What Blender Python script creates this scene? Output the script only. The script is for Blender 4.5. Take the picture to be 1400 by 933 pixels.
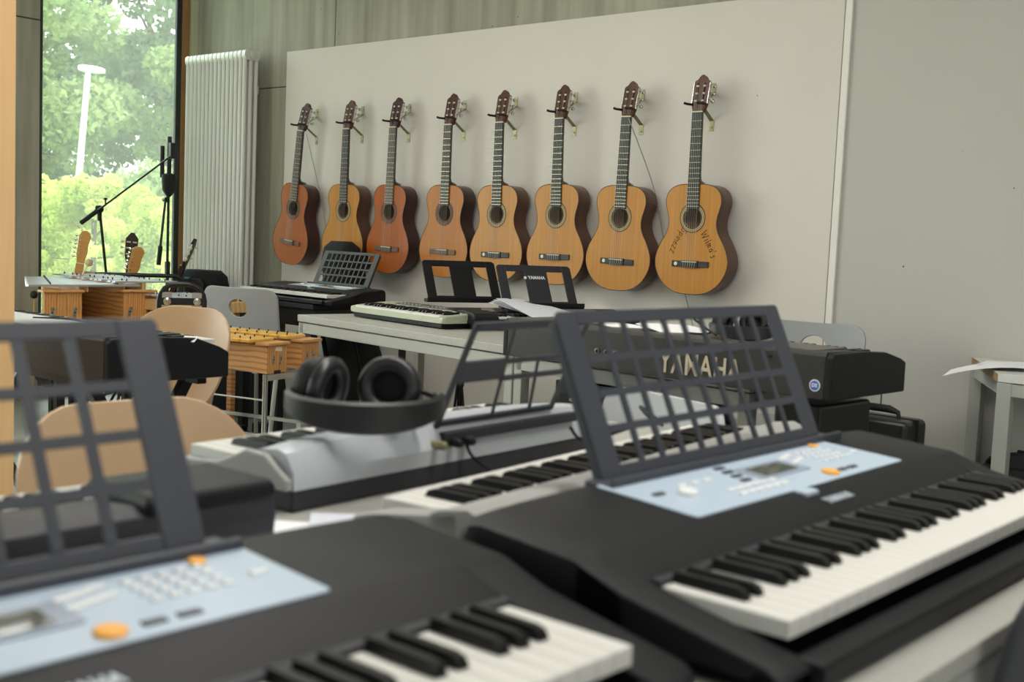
import bpy, bmesh, math, random
import numpy as np
from mathutils import Vector, Matrix

for o in list(bpy.data.objects): bpy.data.objects.remove(o)
SC = bpy.context.scene
COL = SC.collection
R = math.radians
PI = math.pi
rnd = random.Random(7)

# ------------------------------------------------------------------ camera
def make_camera():
    p, r, y = R(5.085), R(2.468), R(41.2)
    F = Vector((-math.sin(y)*math.cos(p), math.cos(y)*math.cos(p), -math.sin(p)))
    Rt = Vector((math.cos(y), math.sin(y), 0)); U = Rt.cross(F)
    R2 = math.cos(r)*Rt + math.sin(r)*U; U2 = -math.sin(r)*Rt + math.cos(r)*U
    cam = bpy.data.cameras.new('camera'); o = bpy.data.objects.new('camera', cam); COL.objects.link(o)
    M = Matrix((R2, U2, -F)).transposed().to_4x4(); M.translation = Vector((0, -4.5, 1.10))
    o.matrix_world = M
    cam.sensor_width = 36; cam.sensor_fit = 'HORIZONTAL'; cam.lens = 1598/1400*36
    cam.clip_start = 0.05; cam.clip_end = 300
    cam.dof.use_dof = True; cam.dof.focus_distance = 5.3; cam.dof.aperture_fstop = 5.0
    SC.camera = o
make_camera()

# ------------------------------------------------------------------ sky and lamps
W = bpy.data.worlds.new('overcast_sky'); SC.world = W; W.use_nodes = True
nt = W.node_tree; bg = nt.nodes['Background']
tc = nt.nodes.new('ShaderNodeTexCoord'); sp = nt.nodes.new('ShaderNodeSeparateXYZ'); cr = nt.nodes.new('ShaderNodeValToRGB')
nt.links.new(tc.outputs['Generated'], sp.inputs[0]); nt.links.new(sp.outputs['Z'], cr.inputs[0]); nt.links.new(cr.outputs[0], bg.inputs[0])
cr.color_ramp.elements[0].position = 0.0; cr.color_ramp.elements[0].color = (0.80, 0.86, 0.84, 1)
cr.color_ramp.elements[1].position = 0.6; cr.color_ramp.elements[1].color = (0.90, 0.95, 1.0, 1)
bg.inputs[1].default_value = 5.0

def area(name, loc, rot, sx, sy, power, color):
    l = bpy.data.lights.new(name, 'AREA'); l.shape = 'RECTANGLE'; l.size = sx; l.size_y = sy; l.energy = power; l.color = color
    o = bpy.data.objects.new(name, l); o.location = loc; o.rotation_euler = rot; COL.objects.link(o); return o
# assumed rear light: area lamp added before the windowless wall behind the camera
area('assumed_rear_light', (1.2, -9.0, 1.7), (R(90), 0, R(6)), 7.5, 2.4, 32, (0.94, 0.97, 1.0))
# assumed lights out of view: right side, ceiling, left side
area('assumed_right_light', (3.1, -4.2, 1.7), (0, R(90), 0), 2.2, 5.0, 30, (0.97, 0.98, 1.0))  # assumed light from the right; area lamp added before a solid, windowless wall
area('assumed_ceiling_luminaire_near', (-0.6, -3.0, 2.98), (0, 0, 0), 2.4, 0.35, 48, (1.0, 0.97, 0.92))  # unseen ceiling light, assumed from shadows falling to the lower left
area('assumed_ceiling_luminaire_far', (-3.6, -2.2, 2.98), (0, 0, 0), 2.4, 0.35, 28, (1.0, 0.97, 0.92))  # second ceiling light, likewise unseen and assumed
area('added_side_light', (-6.75, -4.0, 1.6), (0, R(-90), 0), 2.6, 4.2, 48, (0.97, 1.0, 0.92))  # extra lamp added inside the assumed window band for more side light
SC.view_settings.view_transform = 'Standard'; SC.view_settings.look = 'None'
SC.view_settings.gamma = 1; SC.view_settings.use_curve_mapping = False
SC.view_settings.exposure = 0.42

# ------------------------------------------------------------------ materials
def lin(c):
    return tuple((x/255/12.92 if x/255 <= 0.04045 else ((x/255+0.055)/1.055)**2.4) for x in c) + (1,)
MATS = {}
def mat(name, rgb, rough=0.5, metal=0.0, coat=0.0, noise=0.0, nscale=(20, 20, 20), bump=0.0, bscale=300, spec=0.5, emit=None, ndetail=3):
    if name in MATS: return MATS[name]
    m = bpy.data.materials.new(name); m.use_nodes = True; t = m.node_tree; b = t.nodes['Principled BSDF']
    c = lin(rgb); b.inputs['Base Color'].default_value = c; b.inputs['Roughness'].default_value = rough
    b.inputs['Metallic'].default_value = metal; b.inputs['Coat Weight'].default_value = coat; b.inputs['Coat Roughness'].default_value = 0.08
    b.inputs['Specular IOR Level'].default_value = spec
    if noise or bump:
        co = t.nodes.new('ShaderNodeTexCoord')
    if noise:
        mp = t.nodes.new('ShaderNodeMapping'); mp.inputs['Scale'].default_value = nscale
        n = t.nodes.new('ShaderNodeTexNoise'); n.inputs['Scale'].default_value = 1; n.inputs['Detail'].default_value = ndetail
        mx = t.nodes.new('ShaderNodeMix'); mx.data_type = 'RGBA'
        k1 = tuple(max(0, v*(1-noise)) for v in c[:3])+(1,); k2 = tuple(min(1, v*(1+noise)) for v in c[:3])+(1,)
        mx.inputs[6].default_value = k1; mx.inputs[7].default_value = k2
        t.links.new(co.outputs['Object'], mp.inputs[0]); t.links.new(mp.outputs[0], n.inputs[0])
        rr = t.nodes.new('ShaderNodeMapRange'); rr.inputs[1].default_value = .3; rr.inputs[2].default_value = .7
        t.links.new(n.outputs[0], rr.inputs[0]); t.links.new(rr.outputs[0], mx.inputs[0]); t.links.new(mx.outputs[2], b.inputs['Base Color'])
    if bump:
        n2 = t.nodes.new('ShaderNodeTexNoise'); n2.inputs['Scale'].default_value = bscale; bp = t.nodes.new('ShaderNodeBump')
        bp.inputs['Strength'].default_value = bump; bp.inputs['Distance'].default_value = 0.001
        t.links.new(co.outputs['Object'], n2.inputs[0]); t.links.new(n2.outputs[0], bp.inputs['Height']); t.links.new(bp.outputs[0], b.inputs['Normal'])
    if emit:
        b.inputs['Emission Color'].default_value = c; b.inputs['Emission Strength'].default_value = emit
    MATS[name] = m; return m

def wood(name, light, dark, rough=0.45, scale=(1, 1, 1), rings=9.0, dist=4.0, coat=0.1, axis='Z'):
    if name in MATS: return MATS[name]
    m = bpy.data.materials.new(name); m.use_nodes = True; t = m.node_tree; b = t.nodes['Principled BSDF']
    b.inputs['Roughness'].default_value = rough; b.inputs['Coat Weight'].default_value = coat; b.inputs['Coat Roughness'].default_value = 0.15
    co = t.nodes.new('ShaderNodeTexCoord'); mp = t.nodes.new('ShaderNodeMapping'); mp.inputs['Scale'].default_value = scale
    wv = t.nodes.new('ShaderNodeTexWave'); wv.wave_type = 'BANDS'; wv.bands_direction = axis; wv.inputs['Scale'].default_value = rings
    wv.inputs['Distortion'].default_value = dist; wv.inputs['Detail'].default_value = 3; wv.inputs['Detail Scale'].default_value = 1.2
    n = t.nodes.new('ShaderNodeTexNoise'); n.inputs['Scale'].default_value = 60; n.inputs['Detail'].default_value = 4
    ad = t.nodes.new('ShaderNodeMath'); ad.operation = 'MULTIPLY_ADD'; ad.inputs[1].default_value = 0.35
    cr = t.nodes.new('ShaderNodeValToRGB'); cr.color_ramp.elements[0].color = lin(dark); cr.color_ramp.elements[1].color = lin(light)
    cr.color_ramp.elements[0].position = .12; cr.color_ramp.elements[1].position = .75
    t.links.new(co.outputs['Object'], mp.inputs[0]); t.links.new(mp.outputs[0], wv.inputs[0]); t.links.new(mp.outputs[0], n.inputs[0])
    t.links.new(n.outputs[0], ad.inputs[0]); t.links.new(wv.outputs['Fac'], ad.inputs[2]); 
    t.links.new(ad.outputs[0], cr.inputs[0]); t.links.new(cr.outputs[0], b.inputs['Base Color'])
    MATS[name] = m; return m

def concrete_mat(name, rgb):
    m = bpy.data.materials.new(name); m.use_nodes = True; t = m.node_tree; b = t.nodes['Principled BSDF']; b.inputs['Roughness'].default_value = .75
    co = t.nodes.new('ShaderNodeTexCoord')
    def ramp(src, a, bb, ca, cb):
        r = t.nodes.new('ShaderNodeValToRGB'); r.color_ramp.elements[0].position = a; r.color_ramp.elements[1].position = bb
        r.color_ramp.elements[0].color = ca; r.color_ramp.elements[1].color = cb; t.links.new(src, r.inputs[0]); return r.outputs[0]
    def mul(a, bb, f=1.0):
        x = t.nodes.new('ShaderNodeMix'); x.data_type = 'RGBA'; x.blend_type = 'MULTIPLY'; x.inputs[0].default_value = f
        t.links.new(a, x.inputs[6]); t.links.new(bb, x.inputs[7]); return x.outputs[2]
    mp = t.nodes.new('ShaderNodeMapping'); mp.inputs['Scale'].default_value = (14, 14, .7); t.links.new(co.outputs['Object'], mp.inputs[0])
    n1 = t.nodes.new('ShaderNodeTexNoise'); n1.inputs['Scale'].default_value = 1; n1.inputs['Detail'].default_value = 6; t.links.new(mp.outputs[0], n1.inputs[0])
    n2 = t.nodes.new('ShaderNodeTexNoise'); n2.inputs['Scale'].default_value = 1.6; n2.inputs['Detail'].default_value = 5; t.links.new(co.outputs['Object'], n2.inputs[0])
    v = t.nodes.new('ShaderNodeTexVoronoi'); v.inputs['Scale'].default_value = 9; t.links.new(co.outputs['Object'], v.inputs[0])
    c = lin(rgb)
    base = ramp(n1.outputs[0], .3, .72, tuple(x*.74 for x in c[:3])+(1,), tuple(x*1.2 for x in c[:3])+(1,))
    big = ramp(n2.outputs[0], .35, .65, (.82, .82, .80, 1), (1, 1, 1, 1)); pits = ramp(v.outputs['Distance'], .03, .05, (.35, .35, .35, 1), (1, 1, 1, 1))
    t.links.new(mul(mul(base, big), pits), b.inputs['Base Color'])
    bp = t.nodes.new('ShaderNodeBump'); bp.inputs['Strength'].default_value = .25; bp.inputs['Distance'].default_value = .003
    t.links.new(n1.outputs[0], bp.inputs['Height']); t.links.new(bp.outputs[0], b.inputs['Normal'])
    MATS[name] = m; return m

def glass_mat():
    m = bpy.data.materials.new('window_glass'); m.use_nodes = True; t = m.node_tree; t.nodes.clear()
    o = t.nodes.new('ShaderNodeOutputMaterial'); mx = t.nodes.new('ShaderNodeMixShader'); tr = t.nodes.new('ShaderNodeBsdfTransparent'); gl = t.nodes.new('ShaderNodeBsdfGlossy')
    fr = t.nodes.new('ShaderNodeFresnel'); fr.inputs[0].default_value = 1.3
    tr.inputs[0].default_value = (.93, .96, .93, 1); gl.inputs['Roughness'].default_value = .02
    t.links.new(fr.outputs[0], mx.inputs[0]); t.links.new(tr.outputs[0], mx.inputs[1]); t.links.new(gl.outputs[0], mx.inputs[2]); 
    tl = t.nodes.new('ShaderNodeBsdfTranslucent'); tl.inputs[0].default_value = (.9, .92, .88, 1); m2 = t.nodes.new('ShaderNodeMixShader'); m2.inputs[0].default_value = .075   # milky veil put into the glass for the washed-out outdoor haze
    t.links.new(mx.outputs[0], m2.inputs[1]); t.links.new(tl.outputs[0], m2.inputs[2]); t.links.new(m2.outputs[0], o.inputs[0]); return m

def leaf_mat(name, a, b_):
    m = bpy.data.materials.new(name); m.use_nodes = True; t = m.node_tree; t.nodes.clear()
    o = t.nodes.new('ShaderNodeOutputMaterial'); mx = t.nodes.new('ShaderNodeMixShader'); mx.inputs[0].default_value = .45
    d = t.nodes.new('ShaderNodeBsdfDiffuse'); tl = t.nodes.new('ShaderNodeBsdfTranslucent'); co = t.nodes.new('ShaderNodeTexCoord')
    n = t.nodes.new('ShaderNodeTexNoise'); n.inputs['Scale'].default_value = .9; n.inputs['Detail'].default_value = 6; cr = t.nodes.new('ShaderNodeValToRGB')
    cr.color_ramp.elements[0].color = lin(a); cr.color_ramp.elements[1].color = lin(b_); cr.color_ramp.elements[0].position = .35; cr.color_ramp.elements[1].position = .65
    t.links.new(co.outputs['Object'], n.inputs[0]); t.links.new(n.outputs[0], cr.inputs[0]); t.links.new(cr.outputs[0], d.inputs[0]); t.links.new(cr.outputs[0], tl.inputs[0])
    t.links.new(d.outputs[0], mx.inputs[1]); t.links.new(tl.outputs[0], mx.inputs[2]); t.links.new(mx.outputs[0], o.inputs[0]); MATS[name] = m; return m

BLK = mat('black_plastic', (25, 25, 28), .5, bump=.25, bscale=900, spec=.22)
BLK2 = mat('charcoal_plastic', (48, 48, 53), .5, bump=.25, bscale=900, spec=.3)
RESTM = mat('grey_rest_plastic', (56, 58, 66), .5)
SATIN = mat('satin_black_metal', (24, 25, 27), .35, .2)
BLKFAB = mat('black_fabric', (17, 17, 19), .9, bump=.6, bscale=500)
LEATH = mat('black_leatherette', (26, 26, 28), .38)
RUB = mat('black_rubber', (20, 20, 22), .7)
IVORY = mat('white_key_plastic', (214, 212, 206), .35)
EBONY = mat('black_key_plastic', (18, 18, 19), .3, spec=.35)
SILVER = mat('silver_plastic', (182, 186, 192), .38, .15)
GREYP = mat('warm_grey_plastic', (150, 149, 146), .5)
PANEL = mat('pale_blue_panel', (176, 192, 208), .35)
BTNW = mat('white_button', (225, 226, 226), .4); BTNO = mat('orange_button', (240, 168, 60), .4); BTND = mat('dark_button', (60, 62, 72), .4)
LCD = mat('lcd_glass', (78, 82, 70), .12)
CHROME = mat('polished_steel', (200, 198, 192), .22, 1.0)
STEEL = mat('brushed_steel', (165, 162, 155), .38, .9)
BRASS = mat('brass_plated_steel', (150, 146, 110), .45, .8)
TABLE = mat('pale_grey_laminate', (164, 163, 156), .45, noise=.03, nscale=(40, 40, 40))
TLEG = mat('grey_painted_steel', (164, 165, 157), .4)
EDGE = mat('beech_edge', (150, 118, 78), .5)
PAPER = mat('white_paper', (236, 236, 238), .8)
WALLP = mat('white_wall_panel', (211, 205, 197), .55, noise=.015, nscale=(3, 3, 3))
BEECH = wood('beech_veneer', (246, 207, 156), (238, 193, 136), .45, (1, 1, .12), 18, 3, .05, 'X')
OAKP = wood('oak_veneer_box', (200, 146, 86), (160, 106, 56), .42, (.25, 1.2, 1), 14, 5, .1, 'Z')
OAKE = wood('oak_end_grain_face', (206, 150, 88), (170, 112, 58), .42, (1, 1, .16), 26, 8, .1, 'Y')
OAKL = wood('pale_wood_rail', (222, 184, 128), (202, 160, 104), .5, (1, 1, 1), 10, 3, .1, 'Y')
YELB = wood('yellow_wood_bar', (222, 176, 84), (204, 154, 60), .35, (1, 1, 1), 20, 2, .3, 'Y')
BEIGE = mat('beige_chair_plastic', (188, 158, 125), .4, noise=.02)
GREYC = mat('grey_chair_plastic', (146, 148, 149), .5)
DKC = mat('dark_grey_chair_plastic', (66, 67, 72), .55)
WINW = wood('window_oak', (160, 118, 76), (126, 88, 52), .5, (1, 1, .1), 18, 2, .05, 'X')

# ------------------------------------------------------------------ mesh builder
class MB:
    def __init__(s): s.v = []; s.f = []
    def add(s, vs, fs):
        n = len(s.v); s.v += [tuple(v) for v in vs]; s.f += [tuple(i+n for i in f) for f in fs]; return s
    def box(s, x0, x1, y0, y1, z0, z1, c=0.0):
        if c <= 0:
            vs = [(x, y, z) for z in (z0, z1) for y in (y0, y1) for x in (x0, x1)]
            return s.add(vs, [(0, 2, 3, 1), (4, 5, 7, 6), (0, 1, 5, 4), (2, 6, 7, 3), (0, 4, 6, 2), (1, 3, 7, 5)])
        vs = [(x0, y0, z0), (x1, y0, z0), (x1, y1, z0), (x0, y1, z0), (x0, y0, z1-c), (x1, y0, z1-c), (x1, y1, z1-c), (x0, y1, z1-c),
              (x0+c, y0+c, z1), (x1-c, y0+c, z1), (x1-c, y1-c, z1), (x0+c, y1-c, z1)]
        return s.add(vs, [(3, 2, 1, 0), (0, 1, 5, 4), (1, 2, 6, 5), (2, 3, 7, 6), (3, 0, 4, 7), (4, 5, 9, 8), (5, 6, 10, 9), (6, 7, 11, 10), (7, 4, 8, 11), (8, 9, 10, 11)])
    def obox(s, a, b, w, h, up=(0, 0, 1)):      # bar of section w x h from a to b
        a = Vector(a); b = Vector(b); d = (b-a).normalized(); u = Vector(up)
        if abs(d.dot(u)) > .98: u = Vector((1, 0, 0))
        l = d.cross(u).normalized(); u = l.cross(d).normalized(); vs = []
        for p in (a, b):
            for (i, j) in ((-1, -1), (1, -1), (1, 1), (-1, 1)): vs.append(p + l*i*w/2 + u*j*h/2)
        return s.add(vs, [(3, 2, 1, 0), (4, 5, 6, 7), (0, 1, 5, 4), (1, 2, 6, 5), (2, 3, 7, 6), (3, 0, 4, 7)])
    def tube(s, pts, r, n=8, cap=True):
        pts = [Vector(p) for p in pts]; N = len(pts); rs = r if isinstance(r, (list, tuple)) else [r]*N
        t0 = (pts[1]-pts[0]).normalized(); ref = Vector((0, 0, 1)) if abs(t0.z) < .9 else Vector((1, 0, 0))
        u = t0.cross(ref).normalized(); vs = []; fs = []
        for i, p in enumerate(pts):
            t = (pts[min(i+1, N-1)]-pts[max(i-1, 0)]).normalized(); u = (u - t*u.dot(t)).normalized(); w = t.cross(u)
            for k in range(n):
                a = 2*PI*k/n; vs.append(p + (u*math.cos(a)+w*math.sin(a))*rs[i])
        for i in range(N-1):
            for k in range(n): fs.append((i*n+k, i*n+(k+1) % n, (i+1)*n+(k+1) % n, (i+1)*n+k))
        if cap: fs.append(tuple(range(n))[::-1]); fs.append(tuple((N-1)*n+k for k in range(n)))
        return s.add(vs, fs)
    def cyl(s, a, b, r, n=12, r2=None):
        return s.tube([a, b], [r, r if r2 is None else r2], n)
    def prism(s, poly, axis, a, b):              # polygon in the other two axes extruded from a to b
        n = len(poly); vs = []
        for t in (a, b):
            for (p, q) in poly:
                vs.append({'x': (t, p, q), 'y': (p, t, q), 'z': (p, q, t)}[axis])
        fs = [tuple(range(n))[::-1], tuple(range(n, 2*n))] + [(i, (i+1) % n, (i+1) % n+n, i+n) for i in range(n)]
        return s.add(vs, fs)
    def loft(s, rings, cap=True):
        n = len(rings[0]); vs = [p for r_ in rings for p in r_]; fs = []
        for i in range(len(rings)-1):
            for k in range(n): fs.append((i*n+k, i*n+(k+1) % n, (i+1)*n+(k+1) % n, (i+1)*n+k))
        if cap: fs.append(tuple(range(n))[::-1]); fs.append(tuple((len(rings)-1)*n+k for k in range(n)))
        return s.add(vs, fs)
    def lathe(s, prof, o=(0, 0, 0), n=16, axis='z'):
        rings = []
        for (r, h) in prof:
            ring = []
            for k in range(n):
                a = 2*PI*k/n; c, d = r*math.cos(a), r*math.sin(a)
                p = {'z': (c, d, h), 'y': (c, h, -d), 'x': (h, c, d)}[axis]; ring.append((p[0]+o[0], p[1]+o[1], p[2]+o[2]))
            rings.append(ring)
        return s.loft(rings)
    def xf(s, M):
        s.v = [tuple(M @ Vector(v)) for v in s.v]; return s
    def mesh(s, name, m, smooth=None, norm=True):
        me = bpy.data.meshes.new(name); me.from_pydata(s.v, [], s.f)
        if norm:
            b = bmesh.new(); b.from_mesh(me); bmesh.ops.recalc_face_normals(b, faces=b.faces); b.to_mesh(me); b.free()
        if m: me.materials.append(m)
        if smooth:
            for p in me.polygons: p.use_smooth = True
            if smooth is not True: me.set_sharp_from_angle(angle=R(smooth))
        return me
    def obj(s, name, m, parent=None, bevel=0, seg=2, smooth=None, loc=None, rot=None, subd=0):
        me = s.mesh(name, m, smooth); o = bpy.data.objects.new(name, me); COL.objects.link(o)
        if parent: o.parent = parent
        if loc: o.location = loc
        if rot: o.rotation_euler = rot
        if subd:
            q = o.modifiers.new('sub', 'SUBSURF'); q.levels = subd; q.render_levels = subd
        if bevel:
            q = o.modifiers.new('bev', 'BEVEL'); q.width = bevel; q.segments = seg; q.limit_method = 'ANGLE'; q.angle_limit = R(35)
        return o
def link(name, me, parent, loc=(0, 0, 0), rot=None):
    o = bpy.data.objects.new(name, me); COL.objects.link(o); o.parent = parent; o.location = loc
    if rot: o.rotation_euler = rot
    return o
def tag(o, label, cat, group=None, kind=None):
    if label: o['label'] = label
    if cat: o['category'] = cat
    if group: o['group'] = group
    if kind: o['kind'] = kind
    return o
def empty(name, loc, rz=0, label=None, cat=None, group=None, scale=1.0):
    o = bpy.data.objects.new(name, None); COL.objects.link(o); o.location = loc; o.rotation_euler = (0, 0, R(rz)); o.empty_display_size = .05
    o.scale = (scale,)*3
    return tag(o, label, cat, group)
def copy_tree(o, parent=None, kids=None):
    c = o.copy(); COL.objects.link(c); c.parent = parent
    for ch in list(o.children): copy_tree(ch, c)
    return c
def struct(o, label, cat): return tag(o, label, cat, kind='structure')
def rrect(x0, x1, y0, y1, r, n=5):
    out = []
    for (cx, cy, a0) in ((x1-r, y1-r, 0), (x0+r, y1-r, 90), (x0+r, y0+r, 180), (x1-r, y0+r, 270)):
        for k in range(n+1):
            a = R(a0+90*k/n); out.append((cx+r*math.cos(a), cy+r*math.sin(a)))
    return out
def text_part(s, size, m, parent, M, name='lettering', extrude=.0004, shear=0, spacing=1, bold=0):
    cu = bpy.data.curves.new(name, 'FONT'); cu.body = s; cu.size = size; cu.extrude = extrude; cu.align_x = 'CENTER'; cu.align_y = 'CENTER'; cu.shear = shear; cu.space_character = spacing; cu.offset = bold
    cu.resolution_u = 3
    t = bpy.data.objects.new('tmp', cu); COL.objects.link(t); dg = bpy.context.evaluated_depsgraph_get(); dg.update()
    me = bpy.data.meshes.new_from_object(t.evaluated_get(dg)); bpy.data.objects.remove(t); bpy.data.curves.remove(cu)
    me.name = name; me.materials.clear(); me.materials.append(m); me.transform(M)
    o = bpy.data.objects.new(name, me); COL.objects.link(o); o.parent = parent; return o
# frames for writing: text x axis, text y axis (up), position
def frame(pos, xd, yd):
    x = Vector(xd).normalized(); y = Vector(yd).normalized(); z = x.cross(y)
    M = Matrix((x, y, z)).transposed().to_4x4(); M.translation = Vector(pos); return M

# ------------------------------------------------------------------ room shell
CONC = concrete_mat('board_marked_concrete', (166, 164, 148))
FLOORM = mat('grey_linoleum', (150, 151, 146), .35, noise=.12, nscale=(9, 9, 9), ndetail=6)
CEILM = mat('ceiling_plaster', (205, 204, 198), .8)
JOINT = mat('dark_joint', (60, 60, 55), .9)
GASK = mat('dark_grey_gasket', (48, 54, 52), .5)
BASEM = mat('grey_baseboard', (92, 93, 92), .6)
OUTW = mat('render_white', (200, 200, 192), .8)

f = MB().box(-6.94, 3.4, -9.4, .25, -.12, 0).obj('floor', FLOORM); struct(f, 'grey linoleum floor under the tables and chairs', 'floor')
c = MB().box(-7.2, 3.4, -9.4, .25, 3.05, 3.2).obj('ceiling', CEILM); struct(c, 'pale plastered ceiling above the frame', 'ceiling')
wb = MB().box(-6.94, 3.4, .035, .25, 0, 3.05).obj('wall_back', JOINT); struct(wb, 'board-marked grey concrete wall behind the hanging guitars', 'wall')
for (x0, x1, z0, z1) in ((-6.93, -5.441, 1.962, 3.05), (-6.93, -5.441, 0, 1.956), (-5.433, -1.45, 1.962, 3.05), (-5.433, -1.45, 0, 1.956), (-1.442, 3.4, 0, 3.05)):
    MB().box(x0, x1, .02, .035, z0, z1).obj('concrete_panel', CONC, wb)
wp = MB().box(-5.862, -2.222, 0, .02, .10, 2.165).obj('trim_1', WALLP, bevel=.002); struct(wp, 'large off-white panel on the concrete wall carrying the row of guitars', 'wall panel')
st = MB().box(-2.212, -2.182, -.014, .02, 0.10, 3.05).obj('trim_2', mat('white_trim', (226, 224, 216), .4), bevel=.003); struct(st, 'thin white vertical strip between the two wall panels', 'trim')
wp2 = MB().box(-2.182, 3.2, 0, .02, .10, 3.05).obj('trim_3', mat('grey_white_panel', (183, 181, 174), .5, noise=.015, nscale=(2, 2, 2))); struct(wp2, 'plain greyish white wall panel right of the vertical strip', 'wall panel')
scr = MB()
for (x, z, r_) in ((-1.35, 2.02, .004), (-1.22, 1.98, .004), (-1.46, 1.95, .003), (-1.5, 1.36, .003), (-1.9, 1.05, .004), (-1.42, 1.0, .006), (-1.40, .96, .005), (-1.2, .98, .003), (-2.6, 1.75, .003), (-1.7, 1.5, .002)):
    scr.lathe([(r_, -.0008), (r_*.3, -.0012)], (x, 0, z), 7, 'y')
scr.obj('scuff_mark', mat('scuff_brown', (96, 86, 72), .8), wp2)
bb = MB().box(-6.89, 3.2, -.008, .02, 0, .1).obj('baseboard_back', BASEM); struct(bb, 'dark grey skirting along the foot of the guitar wall', 'baseboard')
# window wall on the left
WX = -6.89
wl = MB().box(WX-.3, WX, -2.2, -1.045, 0, 3.05).obj('wall_left', CONC); struct(wl, 'dark grey concrete pier left of the tall window', 'wall')
MB().box(WX, WX+.006, -2.2, -1.045, 2.27, 2.276).obj('joint_line', JOINT, wl)
MB().box(WX-.3, WX, -9.4, -2.2, 0, .7).obj('parapet', CONC, wl)
MB().box(WX-.3, WX, -9.4, -2.2, 2.85, 3.05).obj('lintel', CONC, wl)
MB().box(WX-.05, WX, -1.045, .02, 0, .06).obj('sill', CONC, wl)
w1 = empty('window_1', (WX, -.55, 0)); struct(w1, 'tall oak-framed window looking out on sunlit trees', 'window')
MB().box(-.05, 0.012, .475, .528, .06, 3.05).obj('oak_jamb', WINW, w1, bevel=.002)
MB().box(-.022, .002, .438, .475, .06, 3.05).obj('metal_frame', GASK, w1, bevel=.001)
MB().box(-.022, .002, -.495, -.478, .06, 3.05).obj('metal_frame', GASK, w1, bevel=.001)
MB().box(-.022, .002, -.478, .438, .06, .11).obj('metal_frame', GASK, w1)
MB().box(-.022, .002, -.478, .438, 2.98, 3.05).obj('metal_frame', GASK, w1)
MB().box(-.018, -.012, -.478, .438, .11, 2.98).obj('pane', glass_mat(), w1)
MB().box(WX-.05, WX+.045, -.018, .02, 0, 3.05).obj('corner_strip', mat('pale_strip', (196, 200, 170), .6), wb)
w2 = empty('window_2', (WX, -5.8, .7)); struct(w2, 'assumed long window band along the left wall outside the frame', 'window')  # unseen opening, assumed so that sky light enters from the left
for y in (-3.6, -1.2, 1.2, 3.6): MB().box(-.16, 0, y-.035, y+.035, 0, 2.15).obj('mullion', WINW, w2)
MB().box(-.16, 0, -3.6, 3.6, 0, .06).obj('sill_rail', WINW, w2)
MB().box(-.09, -.084, -3.6, 3.6, .06, 2.15).obj('pane', MATS.get('window_glass') or bpy.data.materials['window_glass'], w2)
wr = MB().box(3.2, 3.4, -9.4, .25, 0, 3.05).obj('wall_right', OUTW); struct(wr, 'plain light wall right of the room, outside the frame', 'wall')
wf = MB().box(-7.2, 3.4, -9.6, -9.4, 0, 3.05).obj('wall_front', OUTW); struct(wf, 'plain light wall behind the camera', 'wall')

# ------------------------------------------------------------------ radiator
rad = empty('radiator', (-6.715, -.105, .22), 0, 'white tall column radiator on the concrete wall right of the window', 'radiator')
WHM = mat('white_enamel', (222, 222, 216), .3, coat=.3)
sec = MB(); H_ = 1.955
for yy in (-.042, 0, .042):
    sec.tube([(.021, yy, .05), (.021, yy, H_-.05)], .0125, 8, False)
for zz in (.03, H_-.03):
    sec.loft([[(x, y, z+zz) for (y, z) in rrect(-.056, .056, -.032, .032, .025, 3)] for x in (.003, .006, .036, .039)])
sme = sec.mesh('radiator_section', WHM, 40)
for i in range(15): link('radiator_section', sme, rad, (i*.0437, 0, 0))
cp = MB().lathe([(.024, 0), (.024, .006), (.012, .01)], (.655, 0, H_-.03), 14, 'x').obj('end_plug', WHM, rad, smooth=40)
MB().tube([(.08, 0, 0), (.08, 0, -.12), (.08, .09, -.12)], .011, 8).obj('feed_pipe', WHM, rad)
for xx in (.1, .55): MB().box(xx-.015, xx+.015, .05, .115, H_-.25, H_-.2).obj('wall_bracket', WHM, rad)

# ------------------------------------------------------------------ hanging classical guitars
def outline(w=1.0, n=84):
    P = [(0, 0), (.045, .002), (.09, .014), (.135, .045), (.166, .09), (.178, .135), (.172, .18), (.152, .225), (.128, .265), (.117, .30), (.118, .335), (.129, .375), (.135, .405), (.128, .44), (.105, .466), (.07, .479), (.03, .482)]
    pts = [(x*w, z) for x, z in P] + [(-x*w, z) for x, z in P[::-1] if x > 0]
    out = []; N = len(pts)
    for i in range(N):
        p0, p1, p2, p3 = pts[i-1], pts[i], pts[(i+1) % N], pts[(i+2) % N]
        for k in range(3):
            t = k/3; out.append(tuple(.5*((2*p1[j])+(-p0[j]+p2[j])*t+(2*p0[j]-5*p1[j]+4*p2[j]-p3[j])*t*t+(-p0[j]+3*p1[j]-3*p2[j]+p3[j])*t**3) for j in (0, 1)))
    return out
HZ = .335; SZ = .142; NUTZ = SZ+.65; TH = .092
def top_wood(name, rgb):
    m = mat(name, rgb, .36, coat=.10, noise=.10, nscale=(90, 2, 1.6), ndetail=4, spec=.22); return m
GD = dict(
    a=dict(top=(158, 86, 36), side=(60, 22, 16), bridge=(96, 60, 34), rose=(110, 56, 30), fb=(58, 50, 42), head=(62, 26, 18), badge=False),
    b=dict(top=(184, 128, 58), side=(88, 54, 36), bridge=(22, 22, 22), rose=(84, 72, 46), fb=(34, 38, 36), head=(80, 44, 30), badge=True),
    c=dict(top=(160, 82, 14), side=(58, 20, 14), bridge=(88, 56, 32), rose=(120, 52, 22), fb=(74, 66, 56), head=(58, 24, 18), badge=False),
    d=dict(top=(172, 104, 22), side=(56, 26, 18), bridge=(96, 66, 38), rose=(112, 58, 28), fb=(56, 50, 44), head=(70, 30, 20), badge=False))
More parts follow.
